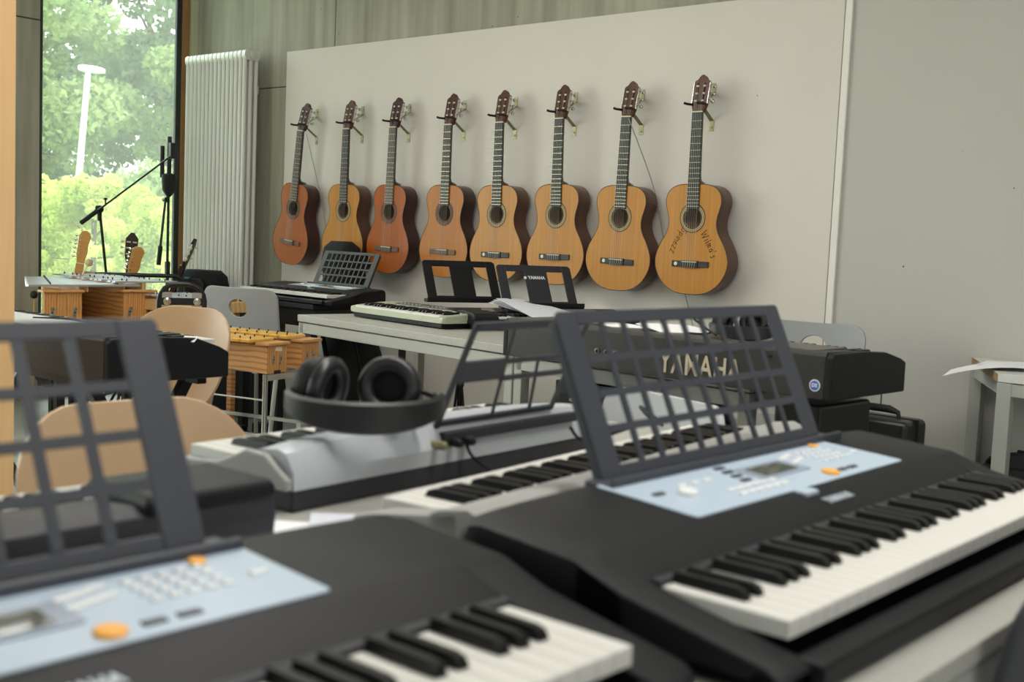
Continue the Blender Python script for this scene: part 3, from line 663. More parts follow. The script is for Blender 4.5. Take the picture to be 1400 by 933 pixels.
# ---- two arranger keyboards with framed rests (I, J)
def arranger(name, label, body_m, L, D, nw, rest, base_m, logo=False, tall=False, twist=0, pivot=0, back=0):
    o = empty(name, (0, 0, 0), 0, label, 'keyboard')
    b = .022
    MB().box(.02, L-.02, .008, D-.01, .002, b+.002).obj('base', base_m, o, bevel=.003)
    top = .075 if tall else .066
    pf = [(0, b), (0, .044), (.016, .046), (.018, .036), (.125, .036), (.127, .055), (.15, .062), (D-.05, top), (D-.01, top-.006), (D, top-.03), (D-.004, b)]
    MB().loft([[(x, .15+(y-.15)*s, z) for y, z in pf] for x, s in ((0, .93), (.01, .98), (.03, 1), (L-.03, 1), (L-.01, .98), (L, .93))]).obj('body', body_m, o, smooth=30)
    x0 = (L-nw*PITCH)/2
    cp = [(0, b), (0, .046), (.03, .052), (.125, .060), (.16, .064), (.16, b)] if not tall else [(0, b), (-.004, .050), (.02, .066), (.10, .074), (.17, .070), (.17, b)]
    for a, c in ((.004, x0-.003), (x0+nw*PITCH+.003, L-.004)): MB().prism(cp, 'x', a, c).obj('end_cheek', body_m, o, bevel=.006, seg=2)
    keys(o, nw, x0, .006, .052, .118, 0, drop=.016)
    T = Matrix.Translation((0, .155, .0635)) @ Matrix.Rotation(math.atan((top-.062)/(D-.2)), 4, 'X')
    pn = MB().prism(rrect(L*.16, L*.86, 0, D-.22, .02, 4), 'z', -.001, .0012).xf(T).obj('control_panel', mat('smoked_panel', (84, 86, 90), .3) if not logo else mat('taupe_panel', (118, 108, 100), .4), o)
    bm_ = MB().box(-.005, .005, -.003, .003, 0, .003).mesh('button', mat('mid_grey_button', (150, 152, 154), .5))
    for i in range(14):
        for j in range(2):
            if i in (5, 6): continue
            q = link('button', bm_, pn); q.matrix_local = T @ Matrix.Translation((L*.22+i*L*.042, .018+j*.018, .001))
    q = MB().box(-.035, .035, -.012, .012, 0, .0015).obj('display', LCD, pn); q.matrix_local = T @ Matrix.Translation((L*.47, .032, .001))
    # rest: frame with two openings either side of a solid middle
    ra, rb = rest; yb, zb = D-.035, top+(.022 if not logo else .012); tilt = R(60 if not logo else 62); Hh = .195 if not logo else .190
    TW = Matrix.Translation((pivot, yb+back, 0)) @ Matrix.Rotation(R(twist), 4, 'Z') @ Matrix.Translation((-pivot, -yb, 0))
    M = TW @ Matrix.Translation((0, yb, zb)) @ Matrix.Rotation(tilt, 4, 'X'); w = rb-ra
    fr = MB(); fr.prism([(ra, 0), (ra+.045, 0), (ra+.045, Hh), (ra+.012, Hh), (ra, Hh-.010)], 'z', 0, .006).prism([(rb-.045, 0), (rb, 0), (rb, Hh-.010), (rb-.012, Hh), (rb-.045, Hh)], 'z', 0, .006)
    fr.box(ra+.045, rb-.045, 0, .016, 0, .006).box(ra+.045, rb-.045, Hh-.03, Hh, 0, .006)
    rr = fr.xf(M).obj('music_rest', BLK2 if logo else BLK, o, bevel=.0015, seg=1)
    MB().box(ra+w*.36, ra+w*.66, .012, Hh-.025, .0005, .0055).xf(M).obj('centre_panel', BLK2 if logo else BLK, rr)
    MB().box(ra-.015, rb+.02, yb-.030, yb+.012, zb-.012, zb+.003).box(ra-.015, rb+.02, yb-.032, yb-.027, zb-.006, zb+.012).xf(TW).obj('ledge', BLK, rr, bevel=.002, seg=1)
    if logo:
        Tm = M @ Matrix.Translation((ra+w*.51, Hh*.68, .0062)); text_part('YAMAHA', .020, mat('logo_white', (214, 214, 214), .5), rr, Tm, bold=.0008)
        MB().lathe([(.007, 0), (.007, .001)], (0, 0, 0), 12).xf(M @ Matrix.Translation((ra+w*.51-.056, Hh*.68, .0056))).obj('round_emblem', mat('logo_white', (214, 214, 214), .5), rr)
    return o
SAGE = mat('sage_silver_plastic', (170, 174, 152), .4, .1)
ikey = arranger('arranger_keyboard', 'silvery green keyboard with black framed rest on the long grey table by the wall', SAGE, .68, .30, 26, (.185, .545), BLK, twist=76, pivot=.20, back=.03)
ikey.location = (-3.93, -1.105, .722); ikey.rotation_euler = (0, 0, R(-8))
jkey = arranger('arranger_keyboard', 'black keyboard with loose sheets on it and white-lettered black rest, below middle guitars', BLK, .80, .28, 24, (.255, .625), BLK, logo=True, tall=True)
jkey.location = (-3.185, -1.10, .722); jkey.rotation_euler = (0, 0, R(69))

# ---- digital pianos seen from behind (E on the left, F on the right)
def stage_piano(name, label, L, D, h, deck_m, text_x, group, drop=.042, rise=0.0):
    """origin bottom back right corner; body runs to -x, keys on the far (+y) side"""
    o = empty(name, (0, 0, 0), 0, label, 'digital piano', group)
    prof = [(0, 0), (0, h-.012), (.006, h), (D*.42, h-.004), (D*.46, h-.022), (D-.035, h-drop*.8), (D, h-drop*1.07), (D, 0)]
    MB().prism(prof, 'x', -L+.02, -.02).obj('body', mat('warm_black_case', (40, 38, 36), .5, bump=.2, bscale=900), o, bevel=.003)
    side = [(0, -.001), (0, h-.014), (.012, h-.004), (D*.45, h-.004), (D*.72, h-.010), (D*.93, h-drop*.7), (D+.004, h-drop), (D+.004, -.001)]
    for a in (-.02, -L): MB().prism(side, 'x', a, a+.02).obj('end_block', BLK, o, bevel=.004)
    MB().prism([(.012, h-.006), (.012, h+.0006), (.03, h+.0008+rise*.2), (D*.44, h+.0008+rise), (D*.46, h-.006)], 'x', -L+.05, -.06).obj('deck_panel', deck_m, o, bevel=.001)
    nw = int((L-.12)/PITCH)
    # keys run on the far side: rotated group
    hold = empty('keybed', (0, 0, 0)); hold.parent = o; hold.location = (-.06, D-.004, h-.022); hold.rotation_euler = (0, 0, PI)
    keys(hold, nw, 0, 0, 0, .13, 0, drop=.012, blen=.08)
    text_part('YAMAHA', .084, mat('lettering_beige', (186, 174, 152), .6), o, frame((text_x, -.0012, h*.35), (1, 0, 0), (0, 0, 1)) @ Matrix.Diagonal((.74, 1, 1, 1)), extrude=.0006, spacing=1.08, bold=.0012)
    sc = MB().lathe([(.005, 0), (.005, -.002)], (0, 0, 0), 8, 'y').mesh('screw', SATIN)
    for x in (-.18, -.5, -.86, -L+.12): link('screw', sc, o, (x, 0, h*.78))
    jk = MB().lathe([(.009, 0), (.009, -.004), (.005, -.005), (.004, .004)], (0, 0, 0), 12, 'y').mesh('socket', mat('socket_grey', (92, 92, 90), .4, .5))
    for k in range(3): link('socket', jk, o, (-L*.66+.035*k, 0, h*.42))
    return o
fpi = stage_piano('digital_piano', 'black stage piano seen from behind with beige lettering and round blue sticker, right', 1.16, .40, .122, mat('dark_deck', (74, 72, 68), .4), -.40, 'digital pianos seen from behind')
fpi.location = (-1.31, -1.785, .724); fpi.rotation_euler = (0, 0, R(-3.0))
stk = MB().lathe([(.0155, 0), (.0155, -.001)], (-.045, -.001, .035), 20, 'y').obj('sticker', mat('sticker_white', (220, 222, 226), .5), fpi)
MB().lathe([(.0125, 0), (.0125, -.0006)], (-.045, -.0022, .035), 20, 'y').obj('blue_disc', mat('sticker_blue', (64, 96, 180), .5), stk)
text_part('DS', .013, mat('sticker_white', (220, 222, 226), .5), stk, frame((-.045, -.0034, .035), (1, 0, 0), (0, 0, 1)), bold=.0004)
epi = stage_piano('digital_piano', 'black stage piano with pale grey deck and curling cable, left behind the foreground rest', 1.30, .38, .125, mat('pale_deck', (196, 200, 198), .35), -.66, 'digital pianos seen from behind', drop=.055, rise=.004)
epi.location = (-2.81, -2.90, .665); epi.rotation_euler = (0, 0, R(1))
cord('audio_cable', [(-3.42, -2.80, .793), (-3.30, -2.74, .797), (-3.1, -2.73, .797), (-2.92, -2.74, .797), (-2.82, -2.77, .80), (-2.76, -2.84, .775), (-2.745, -2.9, .66), (-2.76, -2.93, .45), (-2.8, -2.9, .2), (-2.9, -2.8, .01)], .0045, BLK, 'black cable running over the pale deck and down past the piano end', 'cable')
wc = MB().box(-.02, .02, -.014, .014, 0, .002).obj('note_card', PAPER); wc.location = (-2.83, -2.64, .775); wc.rotation_euler = (R(28), 0, R(30)); tag(wc, 'small white card at the right end of the left stage piano', 'card')

def xstand(name, loc, rz, w, z, label, m=SATIN):
    o = empty(name, loc, rz, label, 'keyboard stand', 'folding keyboard stands')
    for y in (-.02, .02):
        s_ = 1 if y > 0 else -1
        MB().obox((-w/2+.08, s_*-.19+.0, .03), (-w/2+.08, s_*.15, z-.02), .03, .03).obj('leg', m, o); MB().obox((w/2-.08, s_*-.19, .03), (w/2-.08, s_*.15, z-.02), .03, .03).obj('leg', m, o)
    for s_ in (-1, 1):
        MB().obox((-w/2, s_*.15, z-.012), (w/2, s_*.15, z-.012), .03, .024).obj('top_rail', m, o); MB().obox((-w/2, s_*.19, .015), (w/2, s_*.19, .015), .03, .03).obj('floor_rail', m, o)
    return o
xstand('keyboard_stand', (-3.42, -2.72, 0), 0, 1.1, .664, 'black folding stand carrying the left stage piano')
# black bench-like stand under the keyboard below the leftmost guitars
hs_ = empty('keyboard_stand', (-4.93, -.66, 0), -2, 'black shelf stand carrying the keyboard below the leftmost guitars', 'keyboard stand', 'folding keyboard stands')
MB().box(-.40, .34, -.10, .22, .692, .720).obj('shelf', BLK, hs_, bevel=.004); MB().box(-.38, .32, -.07, .2, .60, .692).obj('lower_case', SATIN, hs_, bevel=.004)
for x in (-.34, -.02):
    for y in (-.04, .17): MB().box(x-.02, x+.02, y-.02, y+.02, 0, .60).obj('leg', SATIN, hs_)

# ------------------------------------------------------------------ tables
def table(loc, rz, lx, ly, h, label, group='pale grey classroom tables', top=TABLE, leg=TLEG, lw=.04, edge=None, th=.022, rail=.04):
    o = empty('table', loc, rz, label, 'table', group)
    MB().box(0, lx, 0, ly, h-th, h).obj('tabletop', top, o, bevel=.002)
    if edge: MB().box(-.0015, 0.0, 0, ly, h-th, h-.0005).obj('edge_band', edge, o)
    for y in (.004, ly-.034): MB().box(.01, lx-.01, y, y+.03, h-th-.004-rail, h-th-.004).obj('rail', leg, o, bevel=.002, seg=1)
    for x in (.004, lx-.034): MB().box(x, x+.03, .03, ly-.03, h-th-.004-rail, h-th-.004).obj('rail', leg, o, bevel=.002, seg=1)
    MB().box(.02, lx-.02, .02, ly-.02, h-th-.004, h-th).obj('spacer', JOINT, o)
    for x in (.004, lx-lw-.004):
        for y in (.004, ly-lw-.004): MB().box(x, x+lw, y, y+lw, 0, h-th-.004).obj('leg', leg, o, bevel=.002, seg=1)
    return o
G2 = 'pale grey classroom tables'
table((-1.036, -3.655, 0), 0, .65, 1.20, .72, 'grey-topped table carrying the right foreground keyboard')
table((-1.036, -5.05, 0), 0, .65, 1.385, .72, 'grey-topped table under the nearest, bottom left keyboard')
table((-1.538, -3.745, 0), 0, .498, 1.24, .72, 'grey-topped table carrying the silver keyboard with headphones')
table((-4.095, -1.262, 0), -7.4, 1.44, .68, .72, 'long pale table by the guitar wall, under the green keyboard', rail=.045, th=.03)
table((-2.665, -1.448, 0), -7.4, 1.02, .62, .72, 'pale table by the guitar wall under the right stage piano', rail=.045, th=.03)
tt = empty('table', (-1.32, -.55, 0), 0, 'trapezoid grey-white table with papers at the right edge, beech end band showing', 'table', 'pale grey classroom tables')
WLAM = mat('white_laminate', (206, 206, 200), .45); TP = [(0, 0), (1.15, 0), (1.43, .54), (-.28, .54)]
MB().prism(TP, 'z', .692, .72).obj('tabletop', WLAM, tt, bevel=.0015)
MB().add([(-.0015, 0, .6925), (-.0015, 0, .7195), (-.2815, .54, .7195), (-.2815, .54, .6925)], [(0, 1, 2, 3)]).obj('edge_band', EDGE, tt)
RP = [(.02, .02), (1.13, .02), (1.39, .52), (-.25, .52)]
for k in range(4):
    a, b = RP[k], RP[(k+1) % 4]; MB().obox((a[0], a[1], .668), (b[0], b[1], .668), .03, .042).obj('rail', TLEG, tt)
    MB().box(a[0]-.022, a[0]+.025, a[1]-.018, a[1]+.027, 0, .6905).obj('leg', TLEG, tt, bevel=.003)

# ------------------------------------------------------------------ chairs
def shell(parent, m, w, h, zc, hole=None, round_=.06, curve=.05, th=.012, tilt=12, flare=0.0, name='backrest', taper=0.0):
    """backrest plate in the xz plane facing -y, curved; hole=(cx,cz,rx,rz)"""
    nx, nz = 28, 18
    def inside(u, v):
        x, z = u*w/2, v*h/2; return True
    # boundary outline as rounded rect rings blended to the hole
    out = rrect(-w/2, w/2, -h/2, h/2, round_, 7); pts = []
    # densify
    N = len(out); dens = []
    for i in range(N):
        a = out[i]; b = out[(i+1) % N]; k = max(1, int(math.hypot(b[0]-a[0], b[1]-a[1])/.03))
        for j in range(k): dens.append((a[0]+(b[0]-a[0])*j/k, a[1]+(b[1]-a[1])*j/k))
    cx, cz, rx, rz = hole or (0, 0, .002, .002)
    n = len(dens); rings = []
    for t in (0, .03, .1, .25, .45, .65, .85, .96, 1):
        ring = []
        for (x, z) in dens:
            a = math.atan2((z-cz)/rz, (x-cx)/rx); hx, hz = cx+rx*math.cos(a), cz+rz*math.sin(a); ring.append((x+(hx-x)*t, z+(hz-z)*t))
        rings.append(ring)
    def P(x, z, d):
        xs = x*(1-taper*(.5-z/h)); y = -curve*(2*xs/w)**2 + flare*(z/h+.5)**2
        return (xs, y+d, z)
    vs = []; fs = []; K = len(rings)
    for d in (0, th):
        for ring in rings: vs += [P(x, z, d) for x, z in ring]
    for s_ in (0, 1):
        for i in range(K-1):
            for k in range(n):
                a = s_*K*n+i*n+k; b = s_*K*n+i*n+(k+1) % n; c_ = b+n; e = a+n; fs.append((a, b, c_, e) if s_ else (e, c_, b, a))
    for i in (0, K-1):
        for k in range(n):
            a = i*n+k; b = i*n+(k+1) % n; fs.append((a, b, b+K*n, a+K*n))
    T = Matrix.Translation((0, 0, zc)) @ Matrix.Rotation(R(-tilt), 4, 'X')
    return MB().add(vs, fs).xf(T).obj(name, m, parent, bevel=.003, seg=2, smooth=35)
def chair(name, loc, rz, label, m, w=.40, h=.26, zc=.70, hole=None, round_=.06, curve=.04, group=None, tilt=10, taper=0.0, legs=TLEG, seatd=.40, flare=0, scale=1):
    """faces -y; origin under the seat centre"""
    o = empty(name, loc, rz, label, 'chair', group)
    b = shell(o, m, w, h, zc, hole, round_, curve, tilt=tilt, taper=taper, flare=flare); b.location = (0, .20, 0)
    out = rrect(-.20, .20, -seatd/2, seatd/2, .07, 5)
    MB().prism(out, 'z', .435, .450).obj('seat', m, o, bevel=.006)
    MB().obox((-.09, .195, .42), (-.09, .215, zc-h*.2), .03, .008, (0, 1, 0)).obj('back_bracket', m, o); MB().obox((.09, .195, .42), (.09, .215, zc-h*.2), .03, .008, (0, 1, 0)).obj('back_bracket', m, o)
    for sx in (-1, 1):
        MB().tube([(sx*.17, -.15, .43), (sx*.20, -.20, .0)], .011, 10).obj('leg', legs, o); MB().tube([(sx*.17, .14, .43), (sx*.20, .24, .0)], .011, 10).obj('leg', legs, o)
    MB().tube([(-.17, -.15, .425), (.17, -.15, .425)], .010, 8).obj('seat_rail', legs, o); MB().tube([(-.17, .14, .425), (.17, .14, .425)], .010, 8).obj('seat_rail', legs, o)
    return o
CG = 'classroom chairs'
# facing +y (towards the wall) = rz 180
c1 = chair('classroom_chair', (-4.565, -1.075, 0), 196, 'grey plastic chair with round hole in its back, left of the yellow-barred xylophone', GREYC, .42, .30, .665, (0.0, .055, .052, .042), .055, .02, CG, tilt=8)
MB().lathe([(.012, 0), (.012, .0015)], (0, 0, 0), 14, 'y').obj('blue_mark', mat('mark_blue', (60, 90, 170), .5), c1, loc=(.0, .213, .585))
chair('classroom_chair', (-2.065, -.56, 0), 6, 'grey plastic chair with round hole standing behind the right stage piano', GREYC, .42, .27, .688, (0.0, .045, .050, .040), .06, .03, CG, tilt=8)
chair('classroom_chair', (-3.43, -2.40, 0), 22, 'beige plastic shell chair behind the left stage piano, backrest above it', BEIGE, .45, .37, .63, None, .17, .07, CG, tilt=14, taper=.25)
chair('classroom_chair', (-1.64, -3.41, 0), 88, 'beige plastic shell chair seen through the foreground music rest', BEIGE, .45, .36, .605, None, .14, .06, CG, tilt=12)
chair('classroom_chair', (-6.1, -1.02, 0), 60, 'beige chair by the window, only its top edge above the metallophones', BEIGE, .40, .30, .645, None, .05, .04, CG, tilt=10)
chair('classroom_chair', (-1.40, -2.665, 0), -16, 'light grey chair beyond the tables, seen through the right music rest', mat('light_grey_chair_plastic', (178, 180, 184), .5), .38, .26, .655, None, .05, .03, CG, tilt=8)
chair('classroom_chair', (-.53, -3.125, 0), -90, 'dark grey chair cut off at the bottom right corner', DKC, .42, .36, .645, None, .10, .05, CG, tilt=12)

# ------------------------------------------------------------------ metallophones and xylophone
def plate(parent, M):      # riveted slotted metal plate
    p = MB().prism(rrect(-.0085, .0085, -.026, .026, .003, 2), 'z', 0, .0015).obj('metal_plate', STEEL, parent); p.matrix_local = M
    for k in (-1, 0, 1):
        q = MB().lathe([(.0042, .0015), (.003, .0035)], (0, .016*k, 0), 8).obj('rivet', CHROME if k else SATIN, parent); q.matrix_local = M
    return p
def resonator(o, y0, y1, xl, z0, z1, lid=True, name='resonator_box', m=None, ytap=0.0):
    m = m or OAKP
    bx = MB().loft([[(0, y0, z0), (0, y1, z0), (0, y1, z1), (0, y0, z1)], [(-xl, y0+ytap, z0+.02), (-xl, y1+ytap-.02, z0+.02), (-xl, y1+ytap-.02, z1), (-xl, y0+ytap, z1)]]).obj(name, m, o, bevel=.003)
    MB().box(.0, .0009, y0+.001, y1-.001, z0+.002, z1-.002).obj('end_panel', OAKE, bx)
    if lid: MB().box(-.055, .012, y0-.008, y1+.008, z1+.0006, z1+.012).obj('end_lid', m, bx, bevel=.002)
    return bx
# xylophone
xy = empty('xylophone', (-3.715, -1.705, 0), 15, 'yellow-barred wooden xylophone on a steel stand, left of the long table', 'xylophone')
z0, z1 = .522, .638
b1 = resonator(xy, 0, .122, .75, z0, z1-.005, ytap=.02); b2 = resonator(xy, .222, .338, .75, z0, z1-.005)
for bx, ya in ((b1, .008), (b2, .226)):
    for yy, t in ((.03, 12), (.075, 12)):
        plate(bx, Matrix.Translation((.0012, ya+yy, z0+.055)) @ Matrix.Rotation(R(90), 4, 'Z') @ Matrix.Rotation(R(90), 4, 'X') @ Matrix.Rotation(R(-t), 4, 'Z') @ Matrix.Scale(.72, 4))
    MB().box(0, .006, ya+.035, ya+.07, z0-.002, z0+.012).obj('clip', SATIN, bx)
MB().add([(.0015, .045, z1-.026), (.0015, .09, z1-.030), (.0015, .088, z1-.012), (.0015, .05, z1-.010)], [(0, 1, 2, 3)]).obj('paper_remnant', mat('torn_label', (226, 206, 176), .8), b1)
for i in range(12):
    x = -.085-.052*i; ll = .155+.004*i
    for (ya, zoff) in ((-.035, .014), (.18, .018)):
        bl = ll if ya < 0 else ll*.80
        k = MB().box(-.021, .021, 0, bl, 0, .013, .004).obj('sound_bar', YELB, xy, loc=(x+(.02 if ya > 0 else 0), ya, z1+zoff-.008))
        for q in (.22, .78): MB().lathe([(.003, .010), (.003, .021)], (0, bl*q, 0), 6).obj('pin', SATIN, k)
stx = empty('instrument_stand', (-3.715, -1.705, 0), 15, 'steel tube stand carrying the yellow-barred xylophone', 'stand')
for (x, y) in ((-.0, -.01), (-.0, .362), (-.62, -.01), (-.62, .362)): MB().tube([(x, y, 0), (x, y, .521)], .011, 10).obj('leg', CHROME, stx, smooth=50)
for x in (0, -.62):
    MB().box(x-.006, x+.006, -.01, .362, .496, .520).obj('cross_rail', CHROME, stx); MB().box(x-.006, x+.006, -.01, .362, .205, .232).obj('cross_rail', CHROME, stx)
for y in (-.01, .362):
    MB().box(-.62, 0, y-.006, y+.006, .27, .285).obj('side_rail', CHROME, stx)
MB().tube([(-.62, -.01, .42), (0, -.01, .42)], .004, 6).obj('brace', CHROME, stx)
# bass metallophones by the window
def metallo(loc, rz, label, scale=1.0):
    o = empty('metallophone', loc, rz, label, 'metallophone', 'wooden box metallophones by the window')
    a = resonator(o, 0, .185, .80, .50, .745, ytap=.33); b = resonator(o, .395, .565, .80, .46, .745, ytap=.02)
    for bx, ys in ((a, (.04, .15)), (b, (.43, .53))):
        for yy in ys: plate(bx, Matrix.Translation((.0012, yy, .650)) @ Matrix.Rotation(R(90), 4, 'Z') @ Matrix.Rotation(R(90), 4, 'X') @ Matrix.Rotation(R(-14), 4, 'Z'))
    for i in range(15):
        x = -.05-.050*i; l = .56-.006*i
        k = MB().box(-.0165, .0165, 0, l, 0, .010, .0015).obj('sound_bar', mat('bar_aluminium', (205, 208, 214), .3, .8), o, loc=(x, -.06+.020*i, .772))
        for q in (.2, .8): MB().lathe([(.0035, .006), (.0035, .018)], (0, l*q, 0), 6).obj('pin', mat('blue_black_pin', (28, 30, 50), .5), k)
        if i % 7 not in (2, 6):
            k = MB().box(-.016, .016, 0, l*.62, 0, .008, .0015).obj('sound_bar', MATS['bar_aluminium'], o, loc=(x-.026, .38, .790))
            for q in (.2, .8): MB().lathe([(.0035, .006), (.0035, .018)], (0, l*.62*q, 0), 6).obj('pin', MATS['blue_black_pin'], k)
    for y in (.20, .24, .43, .53): MB().box(-.66, -.06, y-.004, y+.004, .745, .772 if y < .3 else .79).obj('bar_support', OAKL, o)
    for (x, y) in ((-.1, .12), (-.1, .47), (-.72, .36), (-.72, .47)): MB().box(x-.02, x+.02, y-.02, y+.02, 0, .50).obj('leg', SATIN, o)
    return o
m1 = metallo((-5.27, -1.83, .0), -4, 'bass metallophone of two oak boxes with silvery bars, left under the window')
m2 = empty('metallophone', (-4.86, -1.27, .03), 8, 'metallophone with pale wood rails behind the black tube arch', 'metallophone', 'wooden box metallophones by the window')
for (x0, x1, y0, y1, z0_, z1_) in ((-.46, .0, 0, .16, .63, .685), (-.46, .0, .20, .34, .63, .685)):
    MB().box(x0, x1, y0, y1, z0_, z1_).obj('wooden_rail', OAKL, m2, bevel=.003)
    MB().box(x0+.03, x1-.03, y0+.03, y1-.03, .45, z0_).obj('resonator_box', OAKP, m2)
for i in range(8):
    k = MB().box(-.018, .018, 0, .37-.008*i, 0, .008, .0015).obj('sound_bar', MATS['bar_aluminium'], m2, loc=(-.04-.052*i, -.01, .700))
    for q in (.2, .8): MB().lathe([(.0035, .006), (.0035, .016)], (0, (.37-.008*i)*q, 0), 6).obj('pin', MATS['blue_black_pin'], k)
for y in (.05, .29): MB().box(-.44, -.02, y-.004, y+.004, .685, .701).obj('bar_support', OAKL, m2)
for (x, y) in ((-.05, .08), (-.05, .28), (-.4, .08), (-.4, .28)): MB().box(x-.015, x+.015, y-.015, y+.015, -.03, .45).obj('leg', OAKP, m2)
# black tube arches (instrument trolleys)
def arch(loc, rz, w, h, r, label, bar=False, dep=.0):
    o = empty('tube_frame_trolley', loc, rz, label, 'trolley', 'black tube frame trolleys')
    rr = .07; pts = [(-w/2, 0, .03), (-w/2, 0, h-rr)] + [(-w/2+rr-rr*math.cos(a), 0, h-rr+rr*math.sin(a)) for a in (R(20), R(45), R(70))] + [(-w/2+rr, 0, h), (w/2-rr, 0, h)] + [(w/2-rr+rr*math.sin(a), 0, h-rr+rr*math.cos(a)) for a in (R(20), R(45), R(70))] + [(w/2, 0, h-rr), (w/2, 0, .03)]
    MB().tube(pts, r, 10).obj('tube_frame', SATIN, o, smooth=50)
    for s_ in (-1, 1): MB().lathe([(.03, -.012), (.03, .012)], (s_*w/2, -.0, .03), 14, 'x').obj('castor', RUB, o)
    MB().tube([(-w/2, 0, .12), (w/2, 0, .12)], r*.8, 8).obj('lower_bar', SATIN, o)
    if bar:
        MB().box(-w/2, w/2, -.012, -.004, h-.088, h-.058).obj('cross_plate', SATIN, o)
        for s_ in (-1, 1):
            MB().box(s_*w*.33-.02, s_*w*.33+.02, -.010, -.003, h-.10, h-.035).obj('mounting_plate', STEEL, o); MB().lathe([(.017, -.012), (.016, -.02), (.008, -.026)], (s_*w*.33, 0, h-.073), 14, 'y').obj('bolt', CHROME, o)
    return o
arch((-6.05, -.875, 0), 62, .54, .79, .012, 'black tube arch behind the oak metallophone, in front of the window')
arch((-4.30, -1.715, 0), 62, .185, .842, .011, 'smaller black tube arch with two chrome bolts, above the beige chair', True)
# mallets
def mallet(loc, rot, m, label, hl=.30):
    o = empty('mallet', loc, 0, label, 'mallet', 'mallets'); o.rotation_euler = rot
    MB().tube([(0, 0, 0), (0, 0, hl)], .004, 6).obj('stick', OAKL, o); MB().lathe([(.004, hl-.01), (.016, hl-.005), (.021, hl+.012), (.016, hl+.028), (.004, hl+.034)], (0, 0, 0), 12).obj('head', m, o, smooth=60); return o
mallet((-6.27, -1.38, .0), (0, 0, 0), RUB, 'black-headed beater standing upright beside the left metallophone', .655)
mallet((-5.62, -1.45, .81), (R(80), 0, R(-125)), mat('felt_beige', (196, 176, 140), .9), 'beige felt mallet lying on the metallophone bars')


# ------------------------------------------------------------------ headphones
def headphones(loc, rz, label, rx=0, scale=1.0):
    o = empty('headphones', loc, rz, label, 'headphones', 'black headphones', scale)
    def band(r, d, z0, z1, th, a0=-8, a1=188):
        rings = []
        for k in range(25):
            a = R(a0+(a1-a0)*k/24); c, s_ = math.cos(a), -math.sin(a); e = math.sin(PI*k/24)
            zl = z0*e+.030*(1-e); zh = z1*e+.052*(1-e); ro = 1.0
            pts = [(0, zl+.004), (th*.6, zl), (th, zl+.006), (th, zh-.006), (th*.6, zh), (0, zh-.004)]
            rings.append([((r-q)*c, (d-q)*s_, z) for q, z in pts])
        return MB().loft(rings)
    band(.116, .088, .0, .046, .013).obj('headband', LEATH, o, smooth=60)
    band(.104, .076, .008, .038, .006).obj('band_pad', BLKFAB, o, smooth=60)
    for (x, y, z, ang, tl) in ((-.062, .018, .052, 62, 8), (.036, .022, .054, -14, -6)):
        M = Matrix.Translation((x, y, z)) @ Matrix.Rotation(R(ang), 4, 'Z') @ Matrix.Rotation(R(tl), 4, 'X') @ Matrix.Diagonal((1.0, 1, 1.0, 1))
        cup = MB().lathe([(.020, .034), (.036, .030), (.043, .018), (.044, .004), (.040, .0)], (0, 0, 0), 28, 'y').xf(M).obj('ear_cup', BLK, o, smooth=40)
        ring = []
        for k in range(28):
            a = 2*PI*k/28; ring.append((.035*math.cos(a), -.008, .035*math.sin(a)))
        MB().tube(ring+[ring[0], ring[1]], .0125, 10, False).xf(M).obj('ear_pad', LEATH, cup, smooth=True)
        MB().lathe([(.026, -.001), (.026, .002)], (0, 0, 0), 20, 'y').xf(M).obj('speaker_cloth', BLKFAB, cup)
        MB().lathe([(.020, .0345), (.022, .0365), (.012, .037)], (0, 0, 0), 20, 'y').xf(M).obj('cap_ring', SATIN, cup, smooth=40)
    for (a, b) in (((-.112, .012, .04), (-.078, .045, .055)), ((.112, .012, .04), (.060, .052, .055))):
        MB().tube([a, ((a[0]+b[0])/2, (a[1]+b[1])/2+.012, .045), b], .005, 8).obj('yoke', SATIN, o, smooth=60)
    return o
headphones((-1.262, -3.375, .818), 47, 'black headphones lying on top of the silver keyboard')
h2 = headphones((-1.64, -1.66, .848), 40, 'black headphones on the right stage piano, seen through the right music rest', scale=.82)
cord('headphone_cable', [(-1.70, -1.70, .852), (-1.76, -1.68, .875), (-1.80, -1.66, .895), (-1.74, -1.62, .905), (-1.70, -1.63, .88), (-1.75, -1.67, .853), (-1.80, -1.69, .851)], .003, BLK, 'coiled black cable beside the headphones on the right stage piano', 'cable')
cord('power_cable', [(-1.24, -2.92, .775), (-1.18, -2.95, .765), (-1.10, -2.90, .80), (-1.12, -2.82, .79), (-1.22, -2.74, .80), (-1.30, -2.60, .76), (-1.33, -2.50, .727)], .003, BLK, 'black cable looping from the silver keyboard across the table end', 'cable')
cord('audio_cable', [(-1.242, -3.18, .778), (-1.22, -3.19, .76), (-1.205, -3.16, .735), (-1.19, -3.12, .726), (-1.17, -3.02, .726)], .0028, BLK, 'thin black cable hanging from the plugs behind the silver keyboard', 'cable')

